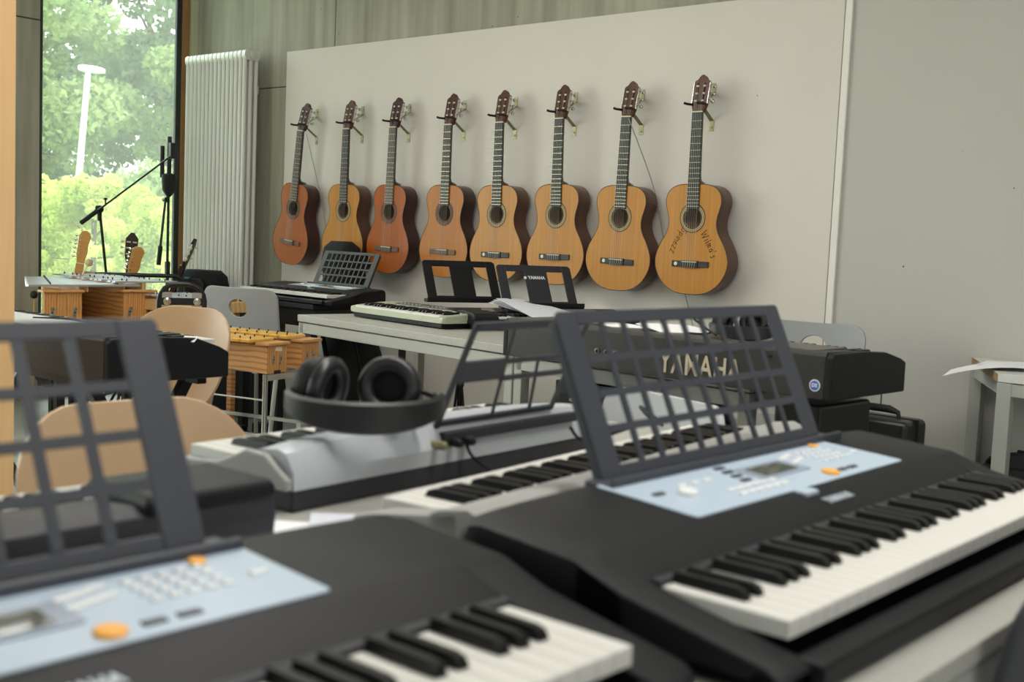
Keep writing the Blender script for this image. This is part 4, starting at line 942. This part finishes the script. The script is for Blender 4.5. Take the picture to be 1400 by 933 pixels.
# ------------------------------------------------------------------ paper
def sheet(pts, label, group, lift=0.0, bend=0.0, m=PAPER, name='paper_sheet'):
    """quad of four world corners, subdivided, with optional sag of the first edge"""
    a, b, c_, d = [Vector(p) for p in pts]; n = 10; ctr = (a+b+c_+d)/4; mb = MB(); vs = []; fs = []
    for s_ in (0, 1):
        for i in range(n+1):
            for j in range(n+1):
                u, v = i/n, j/n; p = (a*(1-u)+b*u)*(1-v)+(d*(1-u)+c_*u)*v; p = p - ctr
                p.z += lift*math.sin(u*3+v*2)*.5 - bend*(1-u)**2.2*1.0 - s_*.0004; vs.append(p)
    N = (n+1)**2
    for s_ in (0, 1):
        for i in range(n):
            for j in range(n):
                q = s_*N+i*(n+1)+j; f_ = (q, q+1, q+n+2, q+n+1); fs.append(f_ if s_ else f_[::-1])
    o = mb.add(vs, fs).obj(name, m, smooth=True); o.location = ctr; tag(o, label, 'paper', group); return o
PB = mat('printed_paper', (214, 216, 226), .8, noise=.05, nscale=(60, 60, 1))
sheet([(-1.235, -3.60, .7215), (-1.10, -3.50, .7215), (-.98, -3.60, .7215), (-1.10, -3.73, .7215)], 'white sheet on the table between the two foreground keyboards, lower one', 'sheets on the keyboard table')
sheet([(-1.20, -3.52, .7235), (-1.095, -3.425, .7235), (-.93, -3.60, .7235), (-1.02, -3.68, .7235)], 'white sheet lying on top of another behind the bottom left keyboard', 'sheets on the keyboard table', m=PB)
for k in range(4):
    e = Vector((.008*k-.01, .006*k, .0022*k)); fl = Vector((0, 0, .004*k))
    sheet([Vector((-3.298, -.883, .822))+e+fl, Vector((-3.43, -.56, .812))+e*2, Vector((-3.023, -.665, .786))+e, Vector((-2.918, -.99, .781))-e*1.5+Vector((0, 0, .0044*k))], ('bottom sheet of the small pile on the black keyboard by the wall', 'second lowest sheet of the pile on the black keyboard by the wall', 'second sheet from the top of the pile on the black keyboard', 'top sheet of the pile on the black keyboard by the wall')[k], 'sheets on the black keyboard', m=PB if k % 2 else PAPER, lift=.004)
oc = MB().box(-.05, .05, -.012, .012, 0, .003).obj('orange_booklet', mat('orange_card', (222, 116, 50), .6)); oc.location = (-3.02, -.86, .7785); oc.rotation_euler = (0, 0, R(20)); tag(oc, 'orange slip sticking out below the sheets on the black keyboard', 'booklet')
sheet([(-2.16, -1.60, .848), (-1.98, -1.63, .848), (-1.96, -1.70, .848), (-2.14, -1.70, .848)], 'crumpled white sheet on the right stage piano', 'sheets on the right stage piano', lift=.012)
sheet([(-1.98, -1.58, .85), (-1.78, -1.60, .85), (-1.78, -1.70, .85), (-1.97, -1.71, .85)], 'wavy white sheet beside the headphones on the right stage piano', 'sheets on the right stage piano', lift=.03)
sheet([(-1.47, -.34, .7235), (-1.19, -.30, .726), (-1.20, -.08, .726), (-1.50, -.14, .7235)], 'white sheet curling down over the left edge of the right-hand table', 'sheets on the right-hand table', bend=.0)
cs = sheet([(-1.50, -.56, .742), (-1.26, -.42, .734), (-1.33, -.16, .734), (-1.57, -.30, .742)], 'top curled white sheet drooping past the corner of the right-hand table', 'sheets on the right-hand table', bend=.05)
sheet([(-1.38, -.30, .7285), (-1.10, -.28, .7285), (-1.10, -.07, .7285), (-1.38, -.09, .7285)], 'bluish printed sheets at the right edge of the photo', 'sheets on the right-hand table', m=PB, lift=.004)

# ------------------------------------------------------------------ bags and cases
def blob(name, loc, rz, rows, m, label, cat, group=None, tiltx=0):
    """rows: (z, half width, half depth, centre x); rounded-rect sections"""
    o = empty(name, loc, rz, label, cat, group); rings = []
    for (z, hw, hd, cx) in rows: rings.append([(x+cx, y, z) for x, y in rrect(-hw, hw, -hd, hd, min(hw, hd)*.8, 4)])
    b = MB().loft(rings).obj('bag_body', m, o, smooth=50); return o
g = blob('gig_bag', (-4.93, -.20, 0), 0, [(0, .10, .05, 0), (.02, .17, .08, 0), (.18, .215, .09, 0), (.36, .205, .09, .0), (.52, .155, .085, -.03), (.64, .125, .08, -.06), (.78, .135, .08, -.09), (.92, .135, .075, -.12), (1.0, .115, .06, -.13), (1.035, .07, .03, -.135)], BLKFAB, 'black guitar gig bag leaning on the wall behind the long table', 'gig bag')
MB().tube([(-.10, -.095, .3), (-.14, -.12, .55), (-.16, -.10, .8)], .014, 8).obj('strap', BLKFAB, g); MB().tube([(.16, -.09, .1), (.17, -.095, .35), (.09, -.09, .55), (.03, -.085, .9)], .004, 6).obj('zip', SATIN, g)
g = blob('black_bag', (-5.62, -.42, 0), 12, [(0, .14, .08, 0), (.02, .2, .13, 0), (.12, .24, .16, 0), (.26, .24, .16, -.02), (.40, .20, .14, -.04), (.50, .12, .08, -.05)], BLKFAB, 'slumped black cloth bag on the floor under the yellow-barred xylophone', 'bag')
MB().tube([(-.1, -.16, .3), (0, -.19, .38), (.1, -.165, .3)], .010, 8).obj('handle', BLKFAB, g)
g = blob('padded_case', (-6.22, -.32, 0), 8, [(0, .17, .07, 0), (.03, .2, .09, 0), (.5, .2, .09, 0), (.70, .185, .085, 0), (.78, .165, .08, 0), (.815, .12, .06, 0)], BLKFAB, 'black padded case standing in front of the white radiator', 'case')
MB().prism(rrect(-.115, .115, .45, .765, .04, 5), 'y', -.103, -.088).obj('front_pocket', BLK, g, bevel=.004); MB().box(-.06, -.02, -.106, -.09, .758, .770).obj('teal_tag', mat('teal_tag', (70, 140, 150), .6), g)
g = empty('trolley_case', (-1.56, -.95, 0), -3, 'black hard case with padded handle standing beside the right stage piano', 'case')
MB().box(-.145, .145, -.075, .075, .02, .585).obj('shell', LEATH, g, bevel=.02, seg=4); MB().box(-.150, .150, -.004, .004, .03, .588).obj('seam', BLK, g, bevel=.002)
MB().tube([(-.055, 0, .582), (-.05, 0, .602), (-.02, 0, .610), (.05, 0, .610), (.08, 0, .602), (.085, 0, .582)], [.006, .008, .0125, .0125, .008, .006], 10).obj('handle', RUB, g, smooth=60)
MB().tube([(.02, 0, .61), (.02, 0, .66)], .002, 6).obj('luggage_tag_string', SATIN, g)
for x in (-.1, .1): MB().lathe([(.02, -.012), (.02, .012)], (x, 0, .02), 12, 'y').obj('wheel', RUB, g)
g = empty('speaker_box', (-1.42, -1.66, 0), -3, 'black upright speaker cabinet under the end of the right stage piano', 'speaker')
MB().box(-.08, .06, -.06, .21, .02, .70).obj('cabinet', SATIN, g, bevel=.01, seg=3); MB().box(-.06, .04, -.064, -.059, .05, .62).obj('grille', BLKFAB, g, bevel=.003)
for x in (-.05, .03):
    for y in (-.03, .18): MB().lathe([(.015, 0), (.018, .021)], (x, y, 0), 10).obj('rubber_foot', RUB, g)
g = empty('speaker_box', (-2.32, -1.52, 0), -6, 'black open amplifier rack under the left end of the right stage piano', 'speaker')
MB().box(-.08, .40, -.02, .0, .05, .64).box(-.08, -.06, -.02, .3, .05, .64).box(.38, .40, -.02, .3, .05, .64).box(-.08, .40, .28, .3, .05, .64).box(-.08, .40, -.02, .3, .03, .06).obj('cabinet', SATIN, g, bevel=.004)
MB().box(-.05, .37, -.026, -.018, .56, .60).obj('front_strip', BLK, g); MB().obox((.0, -.03, .585), (.06, -.035, .575), .006, .008).obj('latch', STEEL, g)
for x in (-.05, .37): MB().box(x-.02, x+.02, 0, .26, 0, .03).obj('skid', RUB, g)
g = blob('cable_bag', (-1.22, -.27, 0), 0, [(0, .2, .12, 0), (.02, .26, .17, 0), (.2, .29, .19, 0), (.34, .25, .17, 0), (.41, .16, .11, 0), (.43, .06, .05, 0)], BLKFAB, 'black bulging bag heaped with cables under the right-hand table', 'bag')
for k in range(7):
    pts = [(rnd.uniform(-.2, .22), rnd.uniform(-.15, .1), .36+rnd.uniform(0, .07)) for _ in range(5)]
    q = cord('cable', pts, .006, BLK, None, None); q.parent = g
for i, (x, y) in enumerate(((-5.17, -.80), (-5.05, -.72))):
    b = empty('power_adapter', (x, y, 0), 20, ('small black power adapter on the floor left of the steel stand leg', 'larger black power adapter on the floor beside the steel stand leg')[i], 'power adapter', 'power adapters on the floor')
    MB().box(-.05, .05, -.03, .03, 0, .055 if i else .035).obj('housing', BLK, b, bevel=.006)
    c_ = cord('lead', [(.05, 0, .02), (.12, -.03, .004), (.2, .03, .004), (.3, -.02, .004)], .004, BLK, None, None); c_.parent = b
cord('floor_cable', [(-5.3, -.95, .005), (-5.1, -.86, .005), (-4.9, -.88, .005), (-4.7, -.78, .005), (-4.5, -.80, .005)], .004, BLK, 'black cable lying on the grey floor below the steel stand', 'cable')

# ------------------------------------------------------------------ tall beech cupboard at the left edge
cb = empty('tall_cupboard', (-3.02, -3.05, 0), 0, 'tall beech cupboard whose side fills the left edge of the photo', 'cupboard')
MB().box(-.60, -.58, -.42, 0, .08, 2.3).obj('side_panel', BEECH, cb); MB().box(-.02, 0, -.42, 0, .0, 2.3).obj('side_panel', BEECH, cb, bevel=.0015)
MB().box(-.58, -.02, -.42, -.40, .0, .08).obj('plinth', SATIN, cb); MB().box(-.58, -.02, -.41, 0, .08, .10).obj('base_board', BEECH, cb); MB().box(-.6, 0, -.42, 0, 2.3, 2.32).obj('top_board', BEECH, cb)
MB().box(-.58, -.02, -.012, 0, .10, 2.3).obj('back_board', BEECH, cb)
for a, b in ((-.597, -.302), (-.298, -.003)):
    d = MB().box(a, b, -.438, -.422, .09, 2.31).obj('door', BEECH, cb, bevel=.001); xx = (b-.04 if a < -.5 else a+.04)
    MB().tube([(xx, -.438, 1.05), (xx, -.458, 1.05), (xx, -.458, 1.17), (xx, -.438, 1.17)], .004, 8).obj('handle', STEEL, d)

# ------------------------------------------------------------------ stands by the window and behind the long table
def mic_stand(loc, rz, h, label, boom=None, lean=(0, 0), folded=False, clutch=None):
    o = empty('microphone_stand', loc, rz, label, 'microphone stand', 'black microphone stands')
    top = (lean[0], lean[1], h)
    mid = (lean[0]*.5, lean[1]*.5, h*.5)
    MB().tube([(0, 0, .06), mid], .012, 10).obj('lower_tube', SATIN, o); MB().tube([mid, top], .008, 10).obj('upper_tube', SATIN, o)
    MB().tube([Vector(mid)*.96, Vector(mid)*1.06], .017, 12).obj('clutch', RUB, o)
    for k in range(3):
        a = R(120*k+20); rr = .30 if not folded else .05; zz = .01 if not folded else .01
        MB().tube([(0, 0, .10 if not folded else .45), (rr*math.cos(a), rr*math.sin(a), zz)], .007, 8).obj('leg', SATIN, o)
    if boom:
        a, b = Vector(boom[0]), Vector(boom[1]); d = (b-a).normalized()
        MB().tube([a, b], .006, 10).obj('boom_tube', SATIN, o); MB().tube([a-d*.0, a+d*.13], .013, 10).obj('counter_grip', RUB, o)
        MB().lathe([(.020, -.016), (.022, 0), (.020, .016)], top, 14, 'y').obj('swivel_joint', SATIN, o); MB().tube([(top[0], top[1], h-.07), (top[0], top[1], h)], [.011, .016], 10).obj('joint_neck', SATIN, o)
        kk = a+d*.20; MB().tube([kk, kk+Vector((0, 0, .03))], .005, 8).lathe([(.010, .028), (.012, .036), (.008, .040)], kk, 10).obj('wing_knob', SATIN, o)
    return o
# boom stand: joint seen at (145,285), boom from (115,305) to (247,215)
ms = mic_stand((-6.27, -.85, 0), 0, 1.16, 'black boom microphone stand in front of the tall window, boom rising to the right', boom=((.0, -.255, 1.075), (-.11, .38, 1.50)), lean=(-.06, -.11))
ms2 = mic_stand((-6.60, -.335, 0), 0, 1.60, 'folded black tripod stand at the window frame, collar at mid height', folded=True)
MB().lathe([(.012, 1.26), (.040, 1.30), (.045, 1.36), (.045, 1.40), (.014, 1.41)], (0, 0, 0), 16).obj('collar', RUB, ms2, smooth=40)
for dx, z0_, z1_ in ((.035, 1.38, 1.62), (-.035, 1.38, 1.58), (.0, 1.40, 1.64)): MB().tube([(dx, dx*.8, z0_), (dx, dx*.8, z1_)], .014, 10).obj('folded_arm', SATIN, ms2)
MB().box(.018, .05, -.02, .02, 1.50, 1.60).obj('hinge_block', SATIN, ms2, bevel=.004)
ms3 = mic_stand((-6.50, -.40, 0), 0, 1.24, 'black microphone stand with drooping boom beside the window frame', folded=True)
MB().tube([(.0, -.02, 1.24), (.0, -.06, .86)], .008, 8).obj('boom_tube', SATIN, ms3); MB().tube([(.0, -.05, .95), (.0, -.062, .83)], .014, 10).obj('counter_grip', RUB, ms3); MB().lathe([(.016, -.016), (.018, .016)], (0, -.02, 1.24), 12, 'x').obj('swivel_joint', SATIN, ms3)
mic_stand((-4.09, -.22, 0), 0, .69, 'thin black stand with round knob behind the long table', lean=(.02, 0), folded=True)
o = empty('music_stand', (-4.50, -.24, 0), 0, 'square black stand post behind the long table, folded', 'music stand')
MB().box(-.016, .016, -.012, .012, .02, .68).obj('post', SATIN, o); MB().box(-.10, .10, -.015, .015, 0, .02).obj('foot', SATIN, o); MB().box(-.015, .015, -.12, .12, 0, .02).obj('foot', SATIN, o)

# ------------------------------------------------------------------ guitars on floor stands by the window
MAPLE = mat('maple_neck', (204, 148, 74), .35, coat=.3, noise=.06, nscale=(10, 10, 60)); DARKW = mat('dark_rosewood', (46, 30, 24), .4)
def standing_guitar(loc, rz, top_z, label, style):
    o = empty(dict(t='electric_guitar', s='electric_guitar', c='standing_classical_guitar', d='standing_classical_guitar')[style], loc, rz, label, 'guitar', 'guitars on floor stands by the window')
    nm = MAPLE if style in 'ts' else DARKW; L = top_z
    body = outline(.95); bz = .10
    th = .045 if style in 'ts' else .09
    if style in 'ts': pts = [(x*.95, bz+z*.86) for x, z in body]
    else: pts = [(x, bz+z) for x, z in body]
    MB().prism(pts, 'y', 0, th).obj('body', mat('dark_brown_lacquer', (40, 26, 20), .25, coat=.5) if style == 't' else (mat('sunburst_black', (30, 26, 24), .25, coat=.5) if style == 's' else MATS['guitar_top_b']), o, bevel=.006)
    hl = .19; nz = L-hl
    MB().loft([[(-w, -.004, z), (w, -.004, z), (w*.8, .018, z), (-w*.8, .018, z)] for w, z in ((.028, bz+.36), (.022, nz))]).obj('neck', nm, o, smooth=40)
    fb = MB().box(-.0225, .0225, -.010, -.004, bz+.3, nz).obj('fretboard', MAPLE if style == 't' else DARKW, o); fr = MB()
    for k in range(1, 15):
        z = nz-.63*(1-2**(-k/12)); fr.box(-.0225, .0225, -.0115, -.0099, z-.001, z+.001)
    tag(fr.obj('frets', FRETM, fb), None, None, kind='stuff')
    for k in (3, 5, 7, 9):
        z = nz-.63*(1-(2**(-k/12)+2**(-(k-1)/12))/2); MB().lathe([(.003, -.0106), (.003, -.0098)], (0, 0, z), 8, 'y').obj('inlay_dot', RUB if style == 't' else NUTM, fb)
    MB().box(-.022, .022, -.014, -.004, nz-.002, nz+.003).obj('nut', NUTM, o)
    if style in 'ts':
        hs = [(-.021, 0), (-.026, .03), (-.030, .05), (-.030, .16), (-.018, .185), (.006, .19), (.026, .178), (.034, .155), (.030, .135), (.026, .11), (.028, .06), (.022, .03), (.021, 0)]
        if style == 's': hs = [(x*1.15, z*.95) for x, z in hs]
        h = MB().prism([(x, nz+z) for x, z in hs], 'y', -.002, .013).obj('headstock', MAPLE, o, bevel=.003)
        for k in range(6):
            z = nz+.035+.024*k; q = MB().lathe([(.004, -.012), (.004, 0)], (-.018, 0, z), 8, 'y').tube([(-.028, .008, z), (-.042, .008, z)], .003, 6).lathe([(.004, -.052), (.008, -.048), (.008, -.042), (.004, -.040)], (0, .008, z), 8, 'x'); q.obj('tuning_peg', CHROME, h)
    else:
        hs = [(-.025, 0), (-.034, .04), (-.036, .15), (-.024, .165), (-.010, .185), (.010, .185), (.024, .165), (.036, .15), (.034, .04), (.025, 0)]
        h = MB().prism([(x, nz+z) for x, z in hs], 'y', -.002, .016).obj('headstock', DARKW, o, bevel=.002)
        for sx in (-1, 1):
            MB().box(sx*.018-.005, sx*.018+.005, -.0032, -.001, nz+.04, nz+.145).obj('tuner_slot', NUTM if style == 'c' else SATIN, h); MB().box(sx*.0365-.001, sx*.0365+.001, 0, .014, nz+.035, nz+.15).obj('tuner_plate', CHROME, h)
            for k in range(3):
                z = nz+.055+.036*k; MB().lathe([(.0045, -.012), (.0045, .012)], (sx*.018, -.004, z), 8, 'x').obj('string_roller', NUTM, h)
                q = MB().tube([(sx*.036, .008, z), (sx*.05, .010, z)], .003, 6).lathe([(.005, -.006), (.009, 0), (.009, .008), (.005, .014)], (sx*.056, .010, z), 10, 'x' if False else 'y'); q.obj('tuning_peg', NUTM, h)
    # floor stand
    st = empty('guitar_stand', loc, rz, 'black tubular stand under the '+label.split(',')[0], 'guitar stand', 'guitar stands by the window')
    for sx in (-1, 1): MB().tube([(0, .08, .30), (sx*.16, -.06, .01)], .008, 8).obj('leg', SATIN, st); MB().tube([(sx*.05, .07, .085), (sx*.09, -.03, .085), (sx*.09, -.04, .11)], .007, 8).obj('cradle', RUB, st)
    MB().tube([(0, .08, .30), (0, .28, .01)], .008, 8).obj('leg', SATIN, st); MB().tube([(-.05, .07, .085), (0, .085, .11), (.05, .07, .085)], .007, 8).obj('cradle_bar', SATIN, st)
    return o
def lean(o, deg, h=.95):      # tip the standing guitar sideways, keeping its head where it is
    Rt = Vector((math.cos(R(41.2)), math.sin(R(41.2)), 0)); Fw = Vector((-Rt.y, Rt.x, 0)); rz = o.rotation_euler.z
    base = Vector(o.location) - Rt*h*math.sin(R(deg)); Q = Matrix.Rotation(R(deg), 4, Fw) @ Matrix.Rotation(rz, 4, 'Z')
    if (Q @ Vector((0, 0, 1))).dot(Rt) < 0: Q = Matrix.Rotation(R(-deg), 4, Fw) @ Matrix.Rotation(rz, 4, 'Z')
    o.rotation_euler = Q.to_euler(); o.location = base
e1 = standing_guitar((-6.255, -1.10, 0), 55, 1.045, 'maple-necked electric guitar with six-in-line head, left in the window', 't'); lean(e1, 9)
e2 = standing_guitar((-6.415, -.70, 0), 58, 1.035, 'dark classical guitar head standing in the middle of the window', 'd'); lean(e2, 4)
e3 = standing_guitar((-6.19, -.79, 0), 60, .985, 'maple-headed electric guitar in front of the dark classical head', 's'); lean(e3, 13)
e4 = standing_guitar((-6.25, -.42, .02), -48, 1.07, 'dark-necked guitar with white tuner buttons leaning by the radiator', 'c'); lean(e4, 22)

# ------------------------------------------------------------------ outdoors: lawn, lamp, shrubs and trees
LAWN = mat('lawn_grass', (110, 140, 60), .9, noise=.3, nscale=(.6, .6, 1), ndetail=6)
lw_ = MB().box(-80, -7.3, -50, 60, -.35, -.2).obj('lawn', LAWN); struct(lw_, 'green lawn outside the window', 'lawn')
lp = empty('street_lamp', (-23.78, 8.13, -.2), 0, 'white street lamp outside the window in front of the trees', 'street lamp')
POLEM = mat('lamp_white', (232, 236, 240), .5)
MB().tube([(0, 0, 0), (.27, .22, 4.42)], [.075, .055], 12).obj('pole', POLEM, lp, smooth=50)
MB().loft([[(x, y, z) for y, z in rrect(-.13*s_, .13*s_, -.07*s_, .07*s_, .05*s_, 3)] for x, s_ in ((-.16, .7), (-.08, 1), (.22, 1), (.36, .6))]).xf(Matrix.Translation((.25, .20, 4.46)) @ Matrix.Rotation(R(50), 4, 'Z') @ Matrix.Rotation(R(4), 4, 'Y')).obj('lamp_head', POLEM, lp, smooth=50)
def leaves(name, blobs, n, size, m, parent, seed, flat=.35):
    r = np.random.default_rng(seed); B = np.array(blobs, float); w = B[:, 3]**2; idx = r.choice(len(B), n, p=w/w.sum())
    d = r.normal(size=(n, 3)); d /= np.linalg.norm(d, axis=1)[:, None]; rad = r.uniform(.55, 1.06, n)**.7
    c = B[idx, :3]+d*(B[idx, 3]*rad)[:, None]*np.array([1, 1, .8])
    a = r.normal(size=(n, 3)); a /= np.linalg.norm(a, axis=1)[:, None]; b = np.cross(a, r.normal(size=(n, 3))); b /= np.linalg.norm(b, axis=1)[:, None]; s_ = (size*r.uniform(.6, 1.3, n))[:, None]
    v = np.empty((n, 4, 3)); v[:, 0] = c-a*s_; v[:, 1] = c+b*s_*.55; v[:, 2] = c+a*s_; v[:, 3] = c-b*s_*.55
    me = bpy.data.meshes.new(name); me.vertices.add(n*4); me.vertices.foreach_set('co', v.reshape(-1)); me.loops.add(n*4); me.loops.foreach_set('vertex_index', np.arange(n*4, dtype=np.int32))
    me.polygons.add(n); me.polygons.foreach_set('loop_start', np.arange(0, n*4, 4, dtype=np.int32)); me.update(calc_edges=True); me.materials.append(m)
    o = bpy.data.objects.new(name, me); COL.objects.link(o); o.parent = parent; o['kind'] = 'stuff'; return o
BARK = mat('bark', (96, 84, 70), .9, noise=.3, nscale=(6, 6, 1))
LF1 = leaf_mat('leaf_mid_green', (120, 142, 92), (170, 186, 128)); LF2 = leaf_mat('leaf_yellow_green', (170, 188, 96), (222, 224, 140)); LF3 = leaf_mat('leaf_dark_green', (92, 114, 84), (138, 156, 118)); LF4 = leaf_mat('leaf_conifer', (112, 136, 108), (158, 178, 136))
def tree(name, loc, h, cr, nb, n, size, m, label, cat, seed, low=.25, group=None):
    sh = name == 'leafy_shrub'; nb = nb*4 if sh else nb*2
    rr = random.Random(seed); o = empty(name, loc, 0, label, cat, group)
    tr = MB().tube([(0, 0, 0), (.05*h*.3, 0, h*.4), (0, .03*h, h*.8)], [h*.022+.01, h*.015+.008, .01], 8)
    bl = []
    for k in range(nb):
        a = rr.uniform(0, 2*PI); z = h*rr.uniform(low, .96); t = (z/h-low)/(1-low); rad = cr*math.sqrt(max(.05, math.sin(PI*min(1, .15+.8*t))))*rr.uniform(.3, .95)
        bl.append((rad*math.cos(a), rad*math.sin(a), z, cr*(rr.uniform(.06, .24) if sh else rr.uniform(.12, .30))))
        if k % (9 if sh else 5) == 0: tr.tube([(0, 0, h*(.2+.5*t)), (rad*math.cos(a)*.8, rad*math.sin(a)*.8, z)], [h*.007+.004, .006], 5)
    tr.obj('trunk', BARK, o, smooth=60); leaves('foliage', bl, n, size, m, o, seed); return o
TG = 'trees outside the window'
tree('broadleaf_tree', (-31, 9.5, -.2), 11, 3.6, 34, 34000, .11, LF1, 'tall mid green broadleaf tree left behind the street lamp', 'tree', 1, .12, TG)
tree('broadleaf_tree', (-34, 16.5, -.2), 12, 4.2, 36, 34000, .12, LF3, 'tall darker green tree filling the middle of the window', 'tree', 2, .12, TG)
tree('broadleaf_tree', (-28, 14.8, -.2), 6.4, 2.6, 26, 20000, .09, LF1, 'light green tree with sky gaps, right in the window', 'tree', 3, .12, TG)
tree('broadleaf_tree', (-42, 13, -.2), 13, 5.5, 34, 26000, .15, LF3, 'far dark tree behind the other trees outside', 'tree', 4, .08, TG)
tree('broadleaf_tree', (-26, 3.5, -.2), 9, 3.2, 26, 9000, .2, LF1, 'broadleaf tree hidden left behind the concrete pier', 'tree', 5, .1, TG)
tree('broadleaf_tree', (-27, 22, -.2), 10, 3.8, 26, 9000, .2, LF1, 'broadleaf tree hidden right behind the radiator wall', 'tree', 6, .1, TG)
SG = 'shrubs outside the window'
tree('leafy_shrub', (-15.2, 3.9, -.2), 1.85, 1.0, 24, 20000, .034, LF2, 'sunlit yellow green shrub in the middle below the lamp', 'shrub', 11, .05, SG)
tree('leafy_shrub', (-15.6, 2.4, -.2), 1.75, .95, 22, 18000, .030, LF4, 'soft grey green shrub at the lower left of the window', 'shrub', 12, .05, SG)
tree('leafy_shrub', (-14.2, 4.9, -.2), 1.75, 1.0, 22, 18000, .034, LF2, 'bright yellow green shrub at the lower right of the window', 'shrub', 13, .05, SG)
tree('leafy_shrub', (-18.6, 5.2, -.2), 1.9, 1.6, 26, 8000, .08, LF2, 'wide pale shrub behind the nearer shrubs outside', 'shrub', 14, .05, SG)
tree('leafy_shrub', (-19.5, 7.6, -.2), 2.2, 1.6, 26, 8000, .08, LF1, 'wide mid green shrub farther right outside', 'shrub', 15, .05, SG)
